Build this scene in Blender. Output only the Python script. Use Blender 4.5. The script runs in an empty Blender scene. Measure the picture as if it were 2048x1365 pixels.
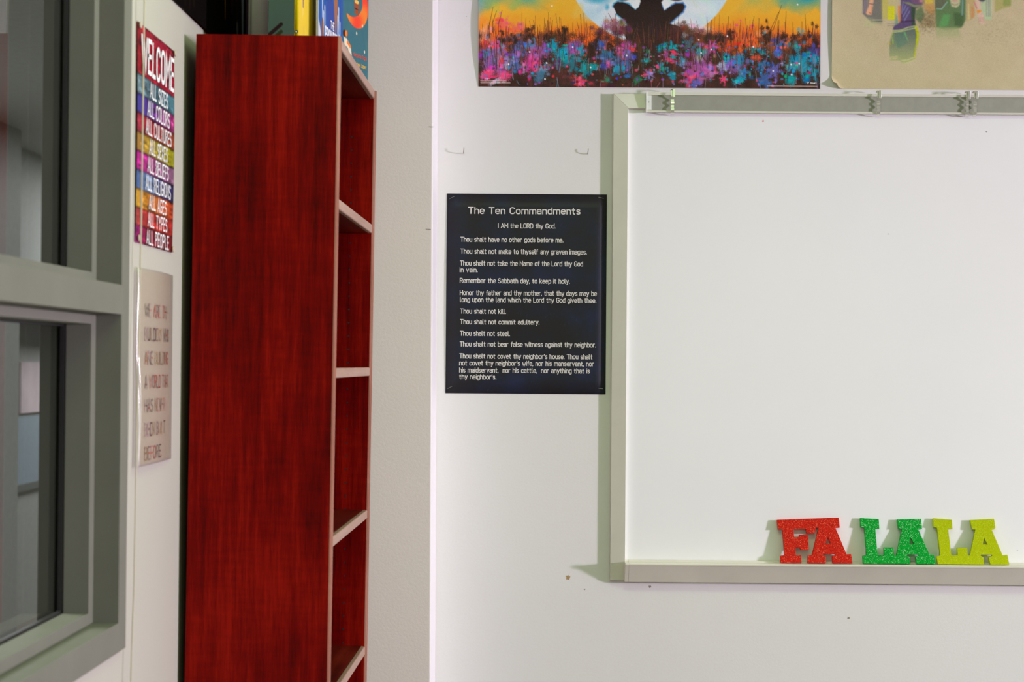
import bpy, bmesh, math, random
import numpy as np
from mathutils import Vector, Matrix
S = bpy.context.scene
COL = S.collection
R = math.radians
rng = np.random.default_rng(7)
random.seed(7)

# ---------------------------------------------------------------- camera
YAW, PITCH, ROLL, EYE, FPX, PPX = .0054, .0125, .0075, 1.5, 3700.0, 1085.0
_f = Vector((-math.sin(YAW)*math.cos(PITCH), math.cos(YAW)*math.cos(PITCH), math.sin(PITCH)))
_r0 = _f.cross(Vector((0, 0, 1))).normalized()
_u0 = _r0.cross(_f)
_r = _r0*math.cos(ROLL) + _u0*math.sin(ROLL)
_u = _u0*math.cos(ROLL) - _r0*math.sin(ROLL)
cd = bpy.data.cameras.new('camera')
cd.sensor_width = 36
cd.lens = FPX/2048*36
cd.shift_x = (1024-PPX)/2048
cd.clip_end = 60
cd.dof.use_dof = True
cd.dof.focus_distance = 4.66
cd.dof.aperture_fstop = 5.6
cam = bpy.data.objects.new('camera', cd)
COL.objects.link(cam)
m = Matrix((_r, _u, -_f)).transposed().to_4x4()
m.translation = (0, 0, EYE)
cam.matrix_world = m
S.camera = cam

def _ray(x, y):
    return _f + _r*((x-PPX)/FPX) - _u*((y-682.5)/FPX)
def on_y(x, y, Y):
    d = _ray(x, y); return Vector((0, 0, EYE)) + d*(Y/d.y)
def on_x(x, y, X):
    d = _ray(x, y); return Vector((0, 0, EYE)) + d*(X/d.x)

# ---------------------------------------------------------------- light
S.view_settings.view_transform = 'Standard'
S.view_settings.look = 'None'
S.view_settings.gamma = 1
S.view_settings.exposure = 0.0
S.view_settings.use_curve_mapping = False
W = bpy.data.worlds.new('world'); S.world = W; W.use_nodes = True
W.node_tree.nodes['Background'].inputs[0].default_value = (.8, 1, .8, 1)
W.node_tree.nodes['Background'].inputs[1].default_value = .02
def lamp(name, loc, target, size, power, color, size_y=None, shape='DISK'):
    ld = bpy.data.lights.new(name, 'AREA')
    ld.shape = shape; ld.size = size
    if size_y: ld.size_y = size_y
    ld.energy = power; ld.color = color
    o = bpy.data.objects.new(name, ld); COL.objects.link(o)
    o.location = loc
    o.rotation_euler = (Vector(target)-Vector(loc)).to_track_quat('-Z', 'Y').to_euler()
    return o
FLASH, AMB, HALL = 166, 14, 62
strobe = lamp('strobe', (8.2, .90, 1.9), (-.3, 3.0, 1.5), .6, FLASH, (.912, .778, 1))
strobe.data.spread = R(85)
for lx in (.25, 3.5, 6.8):
    for ly in (-1.8, .6, 3.0):
        lamp('ceiling_lamp', (lx, ly, 2.73), (lx, ly, 0), 1.2, AMB, (.66, 1, .46), .6, 'RECTANGLE')
for ly in (3.5, 7.5, 11.5):
    lamp('hallway_lamp', (-1.9, ly, 2.68), (-1.9, ly, 0), 1.0, HALL, (1, .98, .98), .4, 'RECTANGLE')

# ---------------------------------------------------------------- materials
def lin(c):
    c = np.asarray(c, float)/255
    return np.where(c <= .04045, c/12.92, ((c+.055)/1.055)**2.4)
def srgb(*c):
    return tuple(float(v) for v in lin(c))
class NT:
    def __init__(self, name):
        self.m = bpy.data.materials.new(name); self.m.use_nodes = True
        self.t = self.m.node_tree; self.n = self.t.nodes
        self.b = self.n['Principled BSDF']
    def add(self, typ, **kw):
        n = self.n.new(typ)
        for k, v in kw.items():
            if k in n.inputs: n.inputs[k].default_value = v
            else: setattr(n, k, v)
        return n
    def link(self, a, b): self.t.links.new(a, b)
    def coords(self, scale=(1, 1, 1), kind='Object'):
        tc = self.add('ShaderNodeTexCoord'); mp = self.add('ShaderNodeMapping')
        mp.inputs['Scale'].default_value = scale
        self.link(tc.outputs[kind], mp.inputs['Vector']); return mp.outputs[0]
    def noise(self, vec, scale, detail=4, rough=.55):
        n = self.add('ShaderNodeTexNoise', Scale=scale, Detail=detail, Roughness=rough)
        if vec is not None: self.link(vec, n.inputs['Vector'])
        return n.outputs['Fac']
    def ramp(self, fac, stops):
        r = self.add('ShaderNodeValToRGB')
        e = r.color_ramp.elements
        while len(e) < len(stops): e.new(.5)
        for k, (p, c) in zip(e, stops):
            k.position = p; k.color = (*c, 1)
        self.link(fac, r.inputs[0]); return r.outputs[0]
    def bump(self, h, strength, dist):
        b = self.add('ShaderNodeBump', Strength=strength, Distance=dist)
        self.link(h, b.inputs['Height']); self.link(b.outputs[0], self.b.inputs['Normal'])
def plain(name, c, rough=.5, metal=0, spec=.5, var=.06, scale=30, bump=0, bscale=300, bdist=.0005):
    t = NT(name)
    v = t.coords()
    c = np.array(c)
    t.link(t.ramp(t.noise(v, scale), [(.3, tuple(c*(1-var))), (.7, tuple(np.minimum(c*(1+var), 1)))]), t.b.inputs['Base Color'])
    t.b.inputs['Roughness'].default_value = rough
    t.b.inputs['Metallic'].default_value = metal
    t.b.inputs['Specular IOR Level'].default_value = spec
    if bump: t.bump(t.noise(v, bscale, 3), bump, bdist)
    return t.m
def wall_paint(name, c, bump, speck=True, spots=()):
    t = NT(name); v = t.coords()
    c = np.array(c)
    base = t.ramp(t.noise(v, 1.6, 3), [(.35, tuple(c*.985)), (.65, tuple(c*1.01))])
    if speck:
        vo = t.add('ShaderNodeTexVoronoi', Scale=9.0); t.link(v, vo.inputs['Vector'])
        nz = t.add('ShaderNodeMath', operation='MULTIPLY'); nz.inputs[1].default_value = .03
        t.link(t.noise(v, 6, 2), nz.inputs[0])
        lt = t.add('ShaderNodeMath', operation='LESS_THAN')
        t.link(vo.outputs['Distance'], lt.inputs[0]); t.link(nz.outputs[0], lt.inputs[1])
        mx = t.add('ShaderNodeMix', data_type='RGBA')
        sc = t.add('ShaderNodeMath', operation='MULTIPLY'); sc.inputs[1].default_value = .35
        t.link(lt.outputs[0], sc.inputs[0]); t.link(sc.outputs[0], mx.inputs['Factor'])
        t.link(base, mx.inputs[6]); mx.inputs[7].default_value = (.2, .15, .11, 1)
        base = mx.outputs[2]
    for (p, rad, col) in spots:      # chips and pen marks at their own place
        ge = t.add('ShaderNodeNewGeometry'); ds = t.add('ShaderNodeVectorMath', operation='DISTANCE'); ds.inputs[1].default_value = p
        t.link(ge.outputs['Position'], ds.inputs[0])
        nn = t.add('ShaderNodeMath', operation='MULTIPLY'); nn.inputs[1].default_value = rad*2
        t.link(t.noise(v, 380, 2), nn.inputs[0])
        lt = t.add('ShaderNodeMath', operation='LESS_THAN'); t.link(ds.outputs['Value'], lt.inputs[0]); t.link(nn.outputs[0], lt.inputs[1])
        mx = t.add('ShaderNodeMix', data_type='RGBA'); t.link(lt.outputs[0], mx.inputs['Factor'])
        t.link(base, mx.inputs[6]); mx.inputs[7].default_value = (*col, 1); base = mx.outputs[2]
    t.link(base, t.b.inputs['Base Color'])
    t.b.inputs['Roughness'].default_value = .6
    t.b.inputs['Specular IOR Level'].default_value = .25
    t.bump(t.noise(v, 170, 3, .6), bump, .002)
    return t.m
def attr_mat(name, rough=.4, spec=.4):
    t = NT(name)
    a = t.add('ShaderNodeAttribute', attribute_name='Col')
    t.link(a.outputs['Color'], t.b.inputs['Base Color'])
    t.b.inputs['Roughness'].default_value = rough
    t.b.inputs['Specular IOR Level'].default_value = spec
    return t.m
def wood(name, dark, mid, light, rough=.35, axis='z'):
    t = NT(name)
    st = {'z': (1, 1, .05), 'y': (1, .05, 1)}[axis]
    v = t.coords(st)
    g1 = t.noise(v, 55, 6, .62)
    g2 = t.noise(v, 420, 3, .6)
    big = t.noise(t.coords({'z': (1, 1, .35), 'y': (1, .35, 1)}[axis]), 7, 3)
    rib = t.noise(t.coords({'z': (.5, .5, 3.2), 'y': (.5, 3.2, .5)}[axis]), 28, 3)
    def mul(a, k):
        n = t.add('ShaderNodeMath', operation='MULTIPLY'); n.inputs[1].default_value = k; t.link(a, n.inputs[0]); return n.outputs[0]
    def plus(a, b):
        n = t.add('ShaderNodeMath', operation='ADD'); t.link(a, n.inputs[0]); t.link(b, n.inputs[1]); return n.outputs[0]
    s = plus(plus(mul(g1, .36), mul(g2, .2)), plus(mul(big, .36), mul(rib, .08)))
    t.link(t.ramp(s, [(.39, dark), (.5, mid), (.60, light)]), t.b.inputs['Base Color'])
    t.b.inputs['Roughness'].default_value = rough
    t.b.inputs['Specular IOR Level'].default_value = .07
    t.bump(g2, .12, .0006)
    return t.m
def glitter(name, lo, mid, hi):
    t = NT(name); v = t.coords()
    vo = t.add('ShaderNodeTexVoronoi', Scale=700.0); t.link(v, vo.inputs['Vector'])
    sp = t.add('ShaderNodeSeparateColor'); t.link(vo.outputs['Color'], sp.inputs[0])
    t.link(t.ramp(sp.outputs[0], [(0, lo), (.45, mid), (.86, mid), (.97, hi)]), t.b.inputs['Base Color'])
    t.b.inputs['Roughness'].default_value = .42
    t.b.inputs['Specular IOR Level'].default_value = .12
    t.bump(sp.outputs[1], .5, .0012)
    return t.m
def thin_glass(name, tint, ior=1.5):
    t = NT(name)
    fr = t.add('ShaderNodeFresnel', IOR=ior)
    mul = t.add('ShaderNodeMath', operation='MULTIPLY'); mul.inputs[1].default_value = 1.15; mul.use_clamp = True
    tr = t.add('ShaderNodeBsdfTransparent', Color=(*tint, 1)); gl = t.add('ShaderNodeBsdfGlossy', Roughness=.01)
    mx = t.add('ShaderNodeMixShader')
    t.link(fr.outputs[0], mul.inputs[0]); t.link(mul.outputs[0], mx.inputs[0])
    t.link(tr.outputs[0], mx.inputs[1]); t.link(gl.outputs[0], mx.inputs[2])
    t.link(mx.outputs[0], t.n['Material Output'].inputs['Surface'])
    return t.m
M = dict(
    wall=wall_paint('white_wall_paint', (.82, .80, .79), .10, True, [(on_y(1136, 1156, 4.7), .0055, (.42, .28, .13)), (on_y(1697, 1237, 4.7), .003, (.3, .25, .2)), (on_y(1300, 1174, 4.7), .003, (.3, .25, .2)), (on_y(1169, 1180, 4.7), .002, (.4, .33, .25))]),
    lwall=wall_paint('left_wall_paint', (.46, .445, .375), .06, False),
    pilaster=wall_paint('beige_textured_paint', (.85, .775, .74), .16, False),
    floor=plain('vinyl_floor', (.26, .235, .20), .4), far=plain('grey_wall_paint', (.24, .24, .225), .7),
    ceil=plain('ceiling_tile', (.78, .78, .76), .8),
    steel=plain('painted_steel', (.166, .166, .134), .6, 0, .12, .05, 9),
    gasket=plain('rubber_gasket', (.012, .011, .011), .5),
    glass=thin_glass('window_glass', (.80, .84, .82)),
    hall=plain('hallway_paint', (.42, .43, .42), .6),
    dado=plain('hallway_dado_paint', (.34, .42, .50), .6),
    halldark=plain('hallway_dark_trim', (.16, .17, .17), .6),
    notice=plain('notice_paper', (.75, .62, .68), .7, 0, .2, .12, 4),
    wood=wood('mahogany_veneer', (.05, .0006, .0004), (.15, .0013, .0006), (.27, .006, .0015), .5),
    woody=wood('mahogany_shelf', (.05, .003, .0015), (.12, .009, .004), (.19, .02, .009), .4, 'y'),
    band=wood('pale_edge_banding', (.33, .205, .155), (.385, .25, .19), (.43, .29, .225), .45, 'y'),
    bandz=wood('rosy_edge_banding', (.24, .09, .06), (.29, .12, .08), (.36, .17, .12), .4, 'z'),
    alu=plain('pale_anodised_aluminium', (.74, .715, .63), .4, .15, .4, .03, 14),
    aluface=plain('satin_aluminium', (.82, .785, .68), .38, .2, .4, .04, 8),
    channel=plain('rail_felt', (.36, .365, .305), .8, 0, .2, .05, 60),
    white=plain('white_plastic', (.86, .88, .84), .4),
    board=wall_paint('whiteboard_enamel', (.925, .92, .93), .0, False, [(on_y(1776, 468, 4.69), .0018, (.02, .02, .02)), (on_y(1526, 242, 4.69), .0028, (.7, .2, .15)), (on_y(1973, 264, 4.69), .0022, (.1, .1, .1)), (on_y(2035, 1101, 4.69), .002, (.3, .2, .3))]),
    chrome=plain('spring_steel', (.76, .75, .68), .22, .7),
    wire=plain('steel_wire', (.40, .37, .31), .35, .6),
    pin=plain('ivory_plastic', (.55, .47, .36), .4),
    cord=plain('cream_cord', (.50, .45, .33), .7),
    paper=plain('white_paper', (.78, .76, .72), .7),
    ink=plain('cream_ink', (.80, .76, .72), .6),
    inkred=plain('red_ink', (.62, .09, .06), .6), inkyel=plain('yellow_ink', (.75, .48, .06), .6),
    inkwhite=plain('white_ink', (.85, .85, .85), .6),
    art=attr_mat('printed_gloss_paper', .45, .1), artm=attr_mat('printed_matte_paper', .6, .15),
    red=glitter('red_glitter', (.36, .008, .003), (.70, .020, .007), (.92, .17, .09)),
    green=glitter('green_glitter', (.0, .22, .015), (.0, .42, .035), (.34, .78, .38)),
    lime=glitter('lime_glitter', (.42, .50, .0), (.50, .60, .0), (.6, .70, .05)),
    dot=plain('hole_and_mark_black', (.01, .008, .008), .8),  # spine print; also the painted dark of pin holes and screw centre
    edgeglint=plain('sleeve_edge_highlight', (.62, .58, .53), .12, 0, .8, .1, 60),
    dull=attr_mat('dull_dark_print', .8, .0),
    sleeve=thin_glass('clear_plastic', (.97, .96, .94), 1.4),
)
_sl = M['sleeve'].node_tree.nodes
for n in _sl:
    if n.type == 'BSDF_GLOSSY': n.inputs['Roughness'].default_value = .2
def navy():
    t = NT('navy_print'); v = t.coords()
    c1 = t.ramp(t.noise(v, 9, 4), [(.30, (.021, .017, .017)), (.45, (.019, .018, .023)), (.56, (.018, .020, .034)), (.74, (.021, .026, .062))])
    st = t.add('ShaderNodeMapping'); st.inputs['Scale'].default_value = (5, 1, 1); st.inputs['Rotation'].default_value = (0, .35, 0)
    t.link(v, st.inputs['Vector'])
    sc = t.ramp(t.noise(st.outputs[0], 70, 5, .7), [(.60, (0, 0, 0)), (.74, (.06, .08, .15))])
    mk = t.ramp(t.noise(v, 14, 2), [(.52, (0, 0, 0)), (.66, (.6, .6, .6))])
    mm = t.add('ShaderNodeMix', data_type='RGBA', blend_type='MULTIPLY'); mm.inputs['Factor'].default_value = 1
    t.link(sc, mm.inputs[6]); t.link(mk, mm.inputs[7])
    ad = t.add('ShaderNodeMix', data_type='RGBA', blend_type='ADD'); ad.inputs['Factor'].default_value = 1
    t.link(c1, ad.inputs[6]); t.link(mm.outputs[2], ad.inputs[7])
    t.link(ad.outputs[2], t.b.inputs['Base Color'])
    t.b.inputs['Roughness'].default_value = .45
    t.b.inputs['Specular IOR Level'].default_value = .25
    return t.m
M['navy'] = navy()

# ---------------------------------------------------------------- building helpers
class MB:
    def __init__(s): s.v = []; s.f = []; s.mi = []; s.c = None
    def quad(s, a, b, c, d, mi=0):
        k = len(s.v); s.v += [tuple(a), tuple(b), tuple(c), tuple(d)]; s.f.append((k, k+1, k+2, k+3)); s.mi.append(mi)
    def box(s, x0, x1, y0, y1, z0, z1, mi=0):
        k = len(s.v)
        s.v += [(x, y, z) for x in (x0, x1) for y in (y0, y1) for z in (z0, z1)]
        for q in ((0, 1, 3, 2), (4, 6, 7, 5), (0, 4, 5, 1), (2, 3, 7, 6), (0, 2, 6, 4), (1, 5, 7, 3)):
            s.f.append(tuple(k+i for i in q)); s.mi.append(mi)
        return s
    def prism(s, pts, fn, h0, h1, mi=0):
        """extrude the closed outline pts; fn(a, b, h) gives the point"""
        k = len(s.v); n = len(pts)
        for h in (h0, h1):
            s.v += [tuple(fn(a, b, h)) for a, b in pts]
        for i in range(n):
            j = (i+1) % n
            s.f.append((k+i, k+j, k+n+j, k+n+i)); s.mi.append(mi)
        s.f.append(tuple(range(k+n-1, k-1, -1))); s.f.append(tuple(range(k+n, k+2*n))); s.mi += [mi, mi]
        return s
    def tube(s, pts, r, n=8, mi=0):
        pts = [Vector(p) for p in pts]; k0 = len(s.v)
        for i, p in enumerate(pts):
            t = (pts[min(i+1, len(pts)-1)]-pts[max(i-1, 0)]).normalized()
            a = t.orthogonal().normalized() if i == 0 else (a - t*a.dot(t)).normalized()
            b = t.cross(a)
            for j in range(n):
                w = 2*math.pi*j/n
                s.v.append(tuple(p + a*r*math.cos(w) + b*r*math.sin(w)))
        for i in range(len(pts)-1):
            for j in range(n):
                q = (j+1) % n
                s.f.append((k0+i*n+j, k0+i*n+q, k0+(i+1)*n+q, k0+(i+1)*n+j)); s.mi.append(mi)
        s.f.append(tuple(k0+j for j in range(n-1, -1, -1))); s.f.append(tuple(k0+(len(pts)-1)*n+j for j in range(n))); s.mi += [mi, mi]
        return s
    def build(s, name, mats, parent=None, bevel=0, smooth=False, segs=2, fix=True, weld=False):
        me = bpy.data.meshes.new(name)
        me.from_pydata(s.v, [], s.f)
        if not isinstance(mats, (list, tuple)): mats = [mats]
        for q in mats: me.materials.append(q)
        if len(mats) > 1: me.polygons.foreach_set('material_index', s.mi)
        if fix:
            bm = bmesh.new(); bm.from_mesh(me)
            if weld: bmesh.ops.remove_doubles(bm, verts=bm.verts, dist=1e-6)
            bmesh.ops.recalc_face_normals(bm, faces=bm.faces)
            bm.to_mesh(me); bm.free()
        if smooth: me.polygons.foreach_set('use_smooth', [True]*len(me.polygons))
        o = bpy.data.objects.new(name, me); COL.objects.link(o)
        if parent: o.parent = parent
        if bevel:
            b = o.modifiers.new('bevel', 'BEVEL'); b.width = bevel; b.segments = segs; b.limit_method = 'ANGLE'; b.angle_limit = R(40)
        return o
def tag(o, label=None, cat=None, group=None, kind=None):
    for k, v in (('label', label), ('category', cat), ('group', group), ('kind', kind)):
        if v: o[k] = v
    return o
def thing(name, label, cat, loc=(0, 0, 0), rot=(0, 0, 0), group=None):
    o = bpy.data.objects.new(name, None); COL.objects.link(o); o.empty_display_size = .05
    o.location = loc; o.rotation_euler = rot
    return tag(o, label, cat, group)
def struct(o): return tag(o, kind='structure')
def grid_art(name, rgb, fn, mat, parent=None, extra=None):
    """rgb[h, w, 3] linear colours, row 0 at the top; fn(u, v arrays 0..1) -> (n, 3) points"""
    h, w = rgb.shape[:2]
    vv, uu = np.meshgrid(1-np.arange(h)/(h-1), np.arange(w)/(w-1), indexing='ij')
    P = fn(uu.ravel(), vv.ravel())
    i = np.arange((h-1)*(w-1)); r_, c_ = i//(w-1), i % (w-1)
    a = r_*w+c_
    F = np.stack([a, a+w, a+w+1, a+1], 1)
    C4 = np.concatenate([np.clip(rgb.reshape(-1, 3), 0, 1), np.ones((h*w, 1))], 1)
    if extra:
        ev, ef, ec = extra
        k = len(P); P = np.concatenate([P, ev]); 
        C4 = np.concatenate([C4, np.concatenate([ec, np.ones((len(ec), 1))], 1)])
        F = np.concatenate([F, np.asarray(ef)+k])
    me = bpy.data.meshes.new(name)
    me.vertices.add(len(P)); me.vertices.foreach_set('co', P.astype(np.float32).ravel())
    me.loops.add(F.size); me.loops.foreach_set('vertex_index', F.astype(np.int32).ravel())
    me.polygons.add(len(F)); me.polygons.foreach_set('loop_start', np.arange(0, F.size, 4, dtype=np.int32))
    me.update(calc_edges=True); me.validate()
    at = me.attributes.new('Col', 'FLOAT_COLOR', 'POINT')
    at.data.foreach_set('color', C4.astype(np.float32).ravel())
    me.materials.append(mat)
    o = bpy.data.objects.new(name, me); COL.objects.link(o)
    if parent: o.parent = parent
    return o

# ---------------------------------------------------------------- a small brush for printed artwork
class Canvas:
    def __init__(s, w, h, x0=0., y0=0., scale=1., base=(255, 255, 255)):
        s.w, s.h, s.x0, s.y0, s.k = w, h, x0, y0, scale
        s.a = np.tile(np.array(base, float), (h, w, 1))
        s.Y, s.X = np.meshgrid(y0+np.arange(h)*scale, x0+np.arange(w)*scale, indexing='ij')
    def _sub(s, xa, ya, xb, yb):
        i0 = max(0, int((xa-s.x0)/s.k)); i1 = min(s.w, int((xb-s.x0)/s.k)+2)
        j0 = max(0, int((ya-s.y0)/s.k)); j1 = min(s.h, int((yb-s.y0)/s.k)+2)
        if i1 <= i0 or j1 <= j0: return None
        return slice(j0, j1), slice(i0, i1)
    def mix(s, sl, mask, c):
        s.a[sl] = s.a[sl]*(1-mask[..., None]) + np.asarray(c, float)*mask[..., None]
    def ell(s, x, y, rx, ry, c, al=1., soft=.25, jag=0., ang=0., petals=0):
        m_ = max(rx, ry)*1.5
        sl = s._sub(x-m_, y-m_, x+m_, y+m_)
        if sl is None: return
        dx, dy = s.X[sl]-x, s.Y[sl]-y
        if ang:
            ca, sa = math.cos(ang), math.sin(ang); dx, dy = dx*ca+dy*sa, -dx*sa+dy*ca
        d = np.hypot(dx/rx, dy/ry)
        if petals: d = d*(1+.35*np.cos(petals*np.arctan2(dy/ry, dx/rx)+ang))
        if jag: d = d + rng.normal(0, jag, d.shape)
        s.mix(sl, np.clip((1-d)/soft, 0, 1)*al, c)
    def line(s, pts, wd, c, al=1., soft=.6, w1=None):
        w1 = wd if w1 is None else w1; n = len(pts)-1
        for i in range(n):
            (xa, ya), (xb, yb) = pts[i], pts[i+1]
            sl = s._sub(min(xa, xb)-wd-1, min(ya, yb)-wd-1, max(xa, xb)+wd+1, max(ya, yb)+wd+1)
            if sl is None: continue
            dx, dy = xb-xa, yb-ya; L = dx*dx+dy*dy+1e-9
            t = np.clip(((s.X[sl]-xa)*dx+(s.Y[sl]-ya)*dy)/L, 0, 1)
            d = np.hypot(s.X[sl]-xa-t*dx, s.Y[sl]-ya-t*dy)
            ww = wd+(w1-wd)*((i+t)/n)
            s.mix(sl, np.clip((ww/2-d)/soft+.5, 0, 1)*al, c)
    def poly(s, pts, c, al=1., soft=0., c2=None, fade=0.):
        P = np.array(pts, float)
        sl = s._sub(P[:, 0].min()-1, P[:, 1].min()-1, P[:, 0].max()+1, P[:, 1].max()+1)
        if sl is None: return
        X, Y = s.X[sl], s.Y[sl]
        ins = np.zeros(X.shape, bool)
        for (xa, ya), (xb, yb) in zip(P, np.roll(P, -1, 0)):
            if ya == yb: continue
            ins ^= ((ya > Y) != (yb > Y)) & (X < (xb-xa)*(Y-ya)/(yb-ya)+xa)
        mk = ins.astype(float)
        if soft:
            for _ in range(int(soft)):
                q = np.pad(mk, 1, mode='edge'); mk = (q[1:-1, 1:-1]*2+q[:-2, 1:-1]+q[2:, 1:-1]+q[1:-1, :-2]+q[1:-1, 2:])/6
        t = np.clip((Y-P[:, 1].min())/max(np.ptp(P[:, 1]), 1e-6), 0, 1)
        if fade: mk = mk*np.clip((1-t)/fade, 0, 1)
        c = np.asarray(c, float)
        cc = c if c2 is None else c+(np.asarray(c2, float)-c)*t[..., None]
        mk = mk*al
        s.a[sl] = s.a[sl]*(1-mk[..., None])+cc*mk[..., None]
    def grain(s, sd): s.a += rng.normal(0, sd, s.a.shape[:2])[..., None]
    def out(s, gain=1.): return lin(np.clip(s.a, 0, 255))*gain

# ---------------------------------------------------------------- monoline lettering
def _a(cx, cy, rx, ry, a, b, n=7):
    return [(cx+rx*math.cos(R(a+(b-a)*i/n)), cy+ry*math.sin(R(a+(b-a)*i/n))) for i in range(n+1)]
def _o(x0, y0, x1, y1, r):
    return _a(x1-r, y1-r, r, r, 0, 90, 4)+_a(x0+r, y1-r, r, r, 90, 180, 4)+_a(x0+r, y0+r, r, r, 180, 270, 4)+_a(x1-r, y0+r, r, r, 270, 360, 4)+[(x1, y1-r)]
X = .72
G = {
 'A': (.58, [[(0, 0), (.29, 1), (.58, 0)], [(.1, .3), (.48, .3)]]),
 'B': (.52, [[(0, .53), (.27, .53)]+_a(.29, .765, .21, .235, -90, 90)+[(0, 1), (0, 0), (.28, 0)]+_a(.29, .265, .23, .265, -90, 90)]),
 'C': (.52, [_a(.26, .74, .26, .26, 20, 180)+_a(.26, .26, .26, .26, 180, 340)]),
 'D': (.54, [[(0, 0), (0, 1), (.26, 1)]+_a(.26, .72, .28, .28, 90, 0)+_a(.26, .28, .28, .28, 0, -90)+[(0, 0)]]),
 'E': (.44, [[(.44, 1), (0, 1), (0, 0), (.44, 0)], [(0, .52), (.38, .52)]]),
 'F': (.44, [[(.44, 1), (0, 1), (0, 0)], [(0, .5), (.38, .5)]]),
 'G': (.54, [_a(.27, .74, .27, .26, 20, 180)+_a(.27, .26, .27, .26, 180, 360)+[(.54, .46), (.3, .46)]]),
 'H': (.54, [[(0, 0), (0, 1)], [(.54, 0), (.54, 1)], [(0, .52), (.54, .52)]]),
 'I': (.02, [[(.01, 0), (.01, 1)]]),
 'L': (.42, [[(0, 1), (0, 0), (.42, 0)]]),
 'M': (.66, [[(0, 0), (0, 1), (.33, .4), (.66, 1), (.66, 0)]]),
 'N': (.54, [[(0, 0), (0, 1), (.54, 0), (.54, 1)]]),
 'O': (.54, [_o(0, 0, .54, 1, .26)]),
 'P': (.5, [[(0, 0), (0, 1), (.26, 1)]+_a(.26, .73, .25, .27, 90, -90)+[(0, .46)]]),
 'R': (.52, [[(0, 0), (0, 1), (.26, 1)]+_a(.26, .74, .25, .26, 90, -90)+[(0, .48)], [(.28, .48), (.52, 0)]]),
 'S': (.5, [_a(.25, .76, .24, .24, 25, 270)+_a(.25, .26, .25, .26, 90, -155)]),
 'T': (.54, [[(0, 1), (.54, 1)], [(.27, 1), (.27, 0)]]),
 'U': (.54, [[(0, 1), (0, .27)]+_a(.27, .27, .27, .27, 180, 360)+[(.54, 1)]]),
 'V': (.56, [[(0, 1), (.28, 0), (.56, 1)]]),
 'W': (.8, [[(0, 1), (.2, 0), (.4, .8), (.6, 0), (.8, 1)]]),
 'X': (.54, [[(0, 0), (.54, 1)], [(0, 1), (.54, 0)]]),
 'Y': (.56, [[(0, 1), (.28, .45), (.56, 1)], [(.28, .45), (.28, 0)]]),
 'Z': (.5, [[(0, 1), (.5, 1), (0, 0), (.5, 0)]]),
 'a': (.42, [_a(.2, .52, .2, .2, 150, 90, 3)+_a(.24, .54, .18, .18, 90, 0, 4)+[(.42, 0)], [(.42, .42), (.2, .42)]+_a(.2, .21, .2, .21, 90, 270)+[(.42, .06)]]),
 'b': (.44, [[(0, 1), (0, 0)], _o(0, 0, .44, X, .2)]),
 'c': (.4, [_a(.21, .5, .21, .22, 25, 180)+_a(.21, .22, .21, .22, 180, 335)]),
 'd': (.44, [[(.44, 1), (.44, 0)], _o(0, 0, .44, X, .2)]),
 'e': (.44, [[(.02, .37), (.44, .37), (.44, .5)]+_a(.22, .5, .22, .22, 0, 180)+_a(.22, .22, .22, .22, 180, 320)]),
 'f': (.3, [[(.12, 0), (.12, .82)]+_a(.27, .84, .15, .16, 180, 90, 4), [(0, .66), (.3, .66)]]),
 'g': (.44, [_o(0, .02, .44, X, .2), [(.44, X), (.44, -.06)]+_a(.22, -.06, .22, .18, 0, -150)]),
 'h': (.42, [[(0, 1), (0, 0)], [(0, .5)]+_a(.21, .5, .21, .22, 180, 0)+[(.42, 0)]]),
 'i': (.02, [[(.01, 0), (.01, X-.02)], [(.01, .92), (.01, 1.0)]]),
 'k': (.42, [[(0, 1), (0, 0)], [(.38, X), (0, .28)], [(.14, .42), (.42, 0)]]),
 'l': (.15, [[(.01, 1), (.01, .14)]+_a(.14, .14, .13, .14, 180, 270, 4)]),
 'm': (.7, [[(0, X), (0, 0)], [(0, .52)]+_a(.175, .53, .175, .19, 180, 0)+[(.35, 0)], [(.35, .52)]+_a(.525, .53, .175, .19, 180, 0)+[(.7, 0)]]),
 'n': (.42, [[(0, X), (0, 0)], [(0, .5)]+_a(.21, .5, .21, .22, 180, 0)+[(.42, 0)]]),
 'o': (.44, [_o(0, 0, .44, X, .21)]),
 'p': (.44, [[(0, X), (0, -.24)], _o(0, 0, .44, X, .2)]),
 'r': (.3, [[(0, X), (0, 0)], [(0, .48)]+_a(.24, .48, .24, .24, 180, 80, 5)]),
 's': (.38, [_a(.19, .54, .18, .18, 30, 270, 6)+_a(.19, .18, .19, .18, 90, -150, 6)]),
 't': (.32, [[(.12, .94), (.12, .15)]+_a(.26, .15, .14, .15, 180, 275, 4), [(0, .67), (.3, .67)]]),
 'u': (.42, [[(0, X), (0, .22)]+_a(.21, .22, .21, .22, 180, 360)+[(.42, X)], [(.42, .3), (.42, 0)]]),
 'v': (.42, [[(0, X), (.21, 0), (.42, X)]]),
 'w': (.64, [[(0, X), (.16, 0), (.32, .6), (.48, 0), (.64, X)]]),
 'y': (.44, [[(0, X), (.22, .02)], [(.44, X), (.18, -.16), (.06, -.24)]]),
 'z': (.38, [[(0, X), (.38, X), (0, 0), (.38, 0)]]),
 '.': (.03, [[(.015, 0), (.015, .07)]]), ',': (.03, [[(.015, .07), (.015, 0), (-.02, -.1)]]), "'": (.02, [[(.01, 1), (.01, .78)]]),
}
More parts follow.
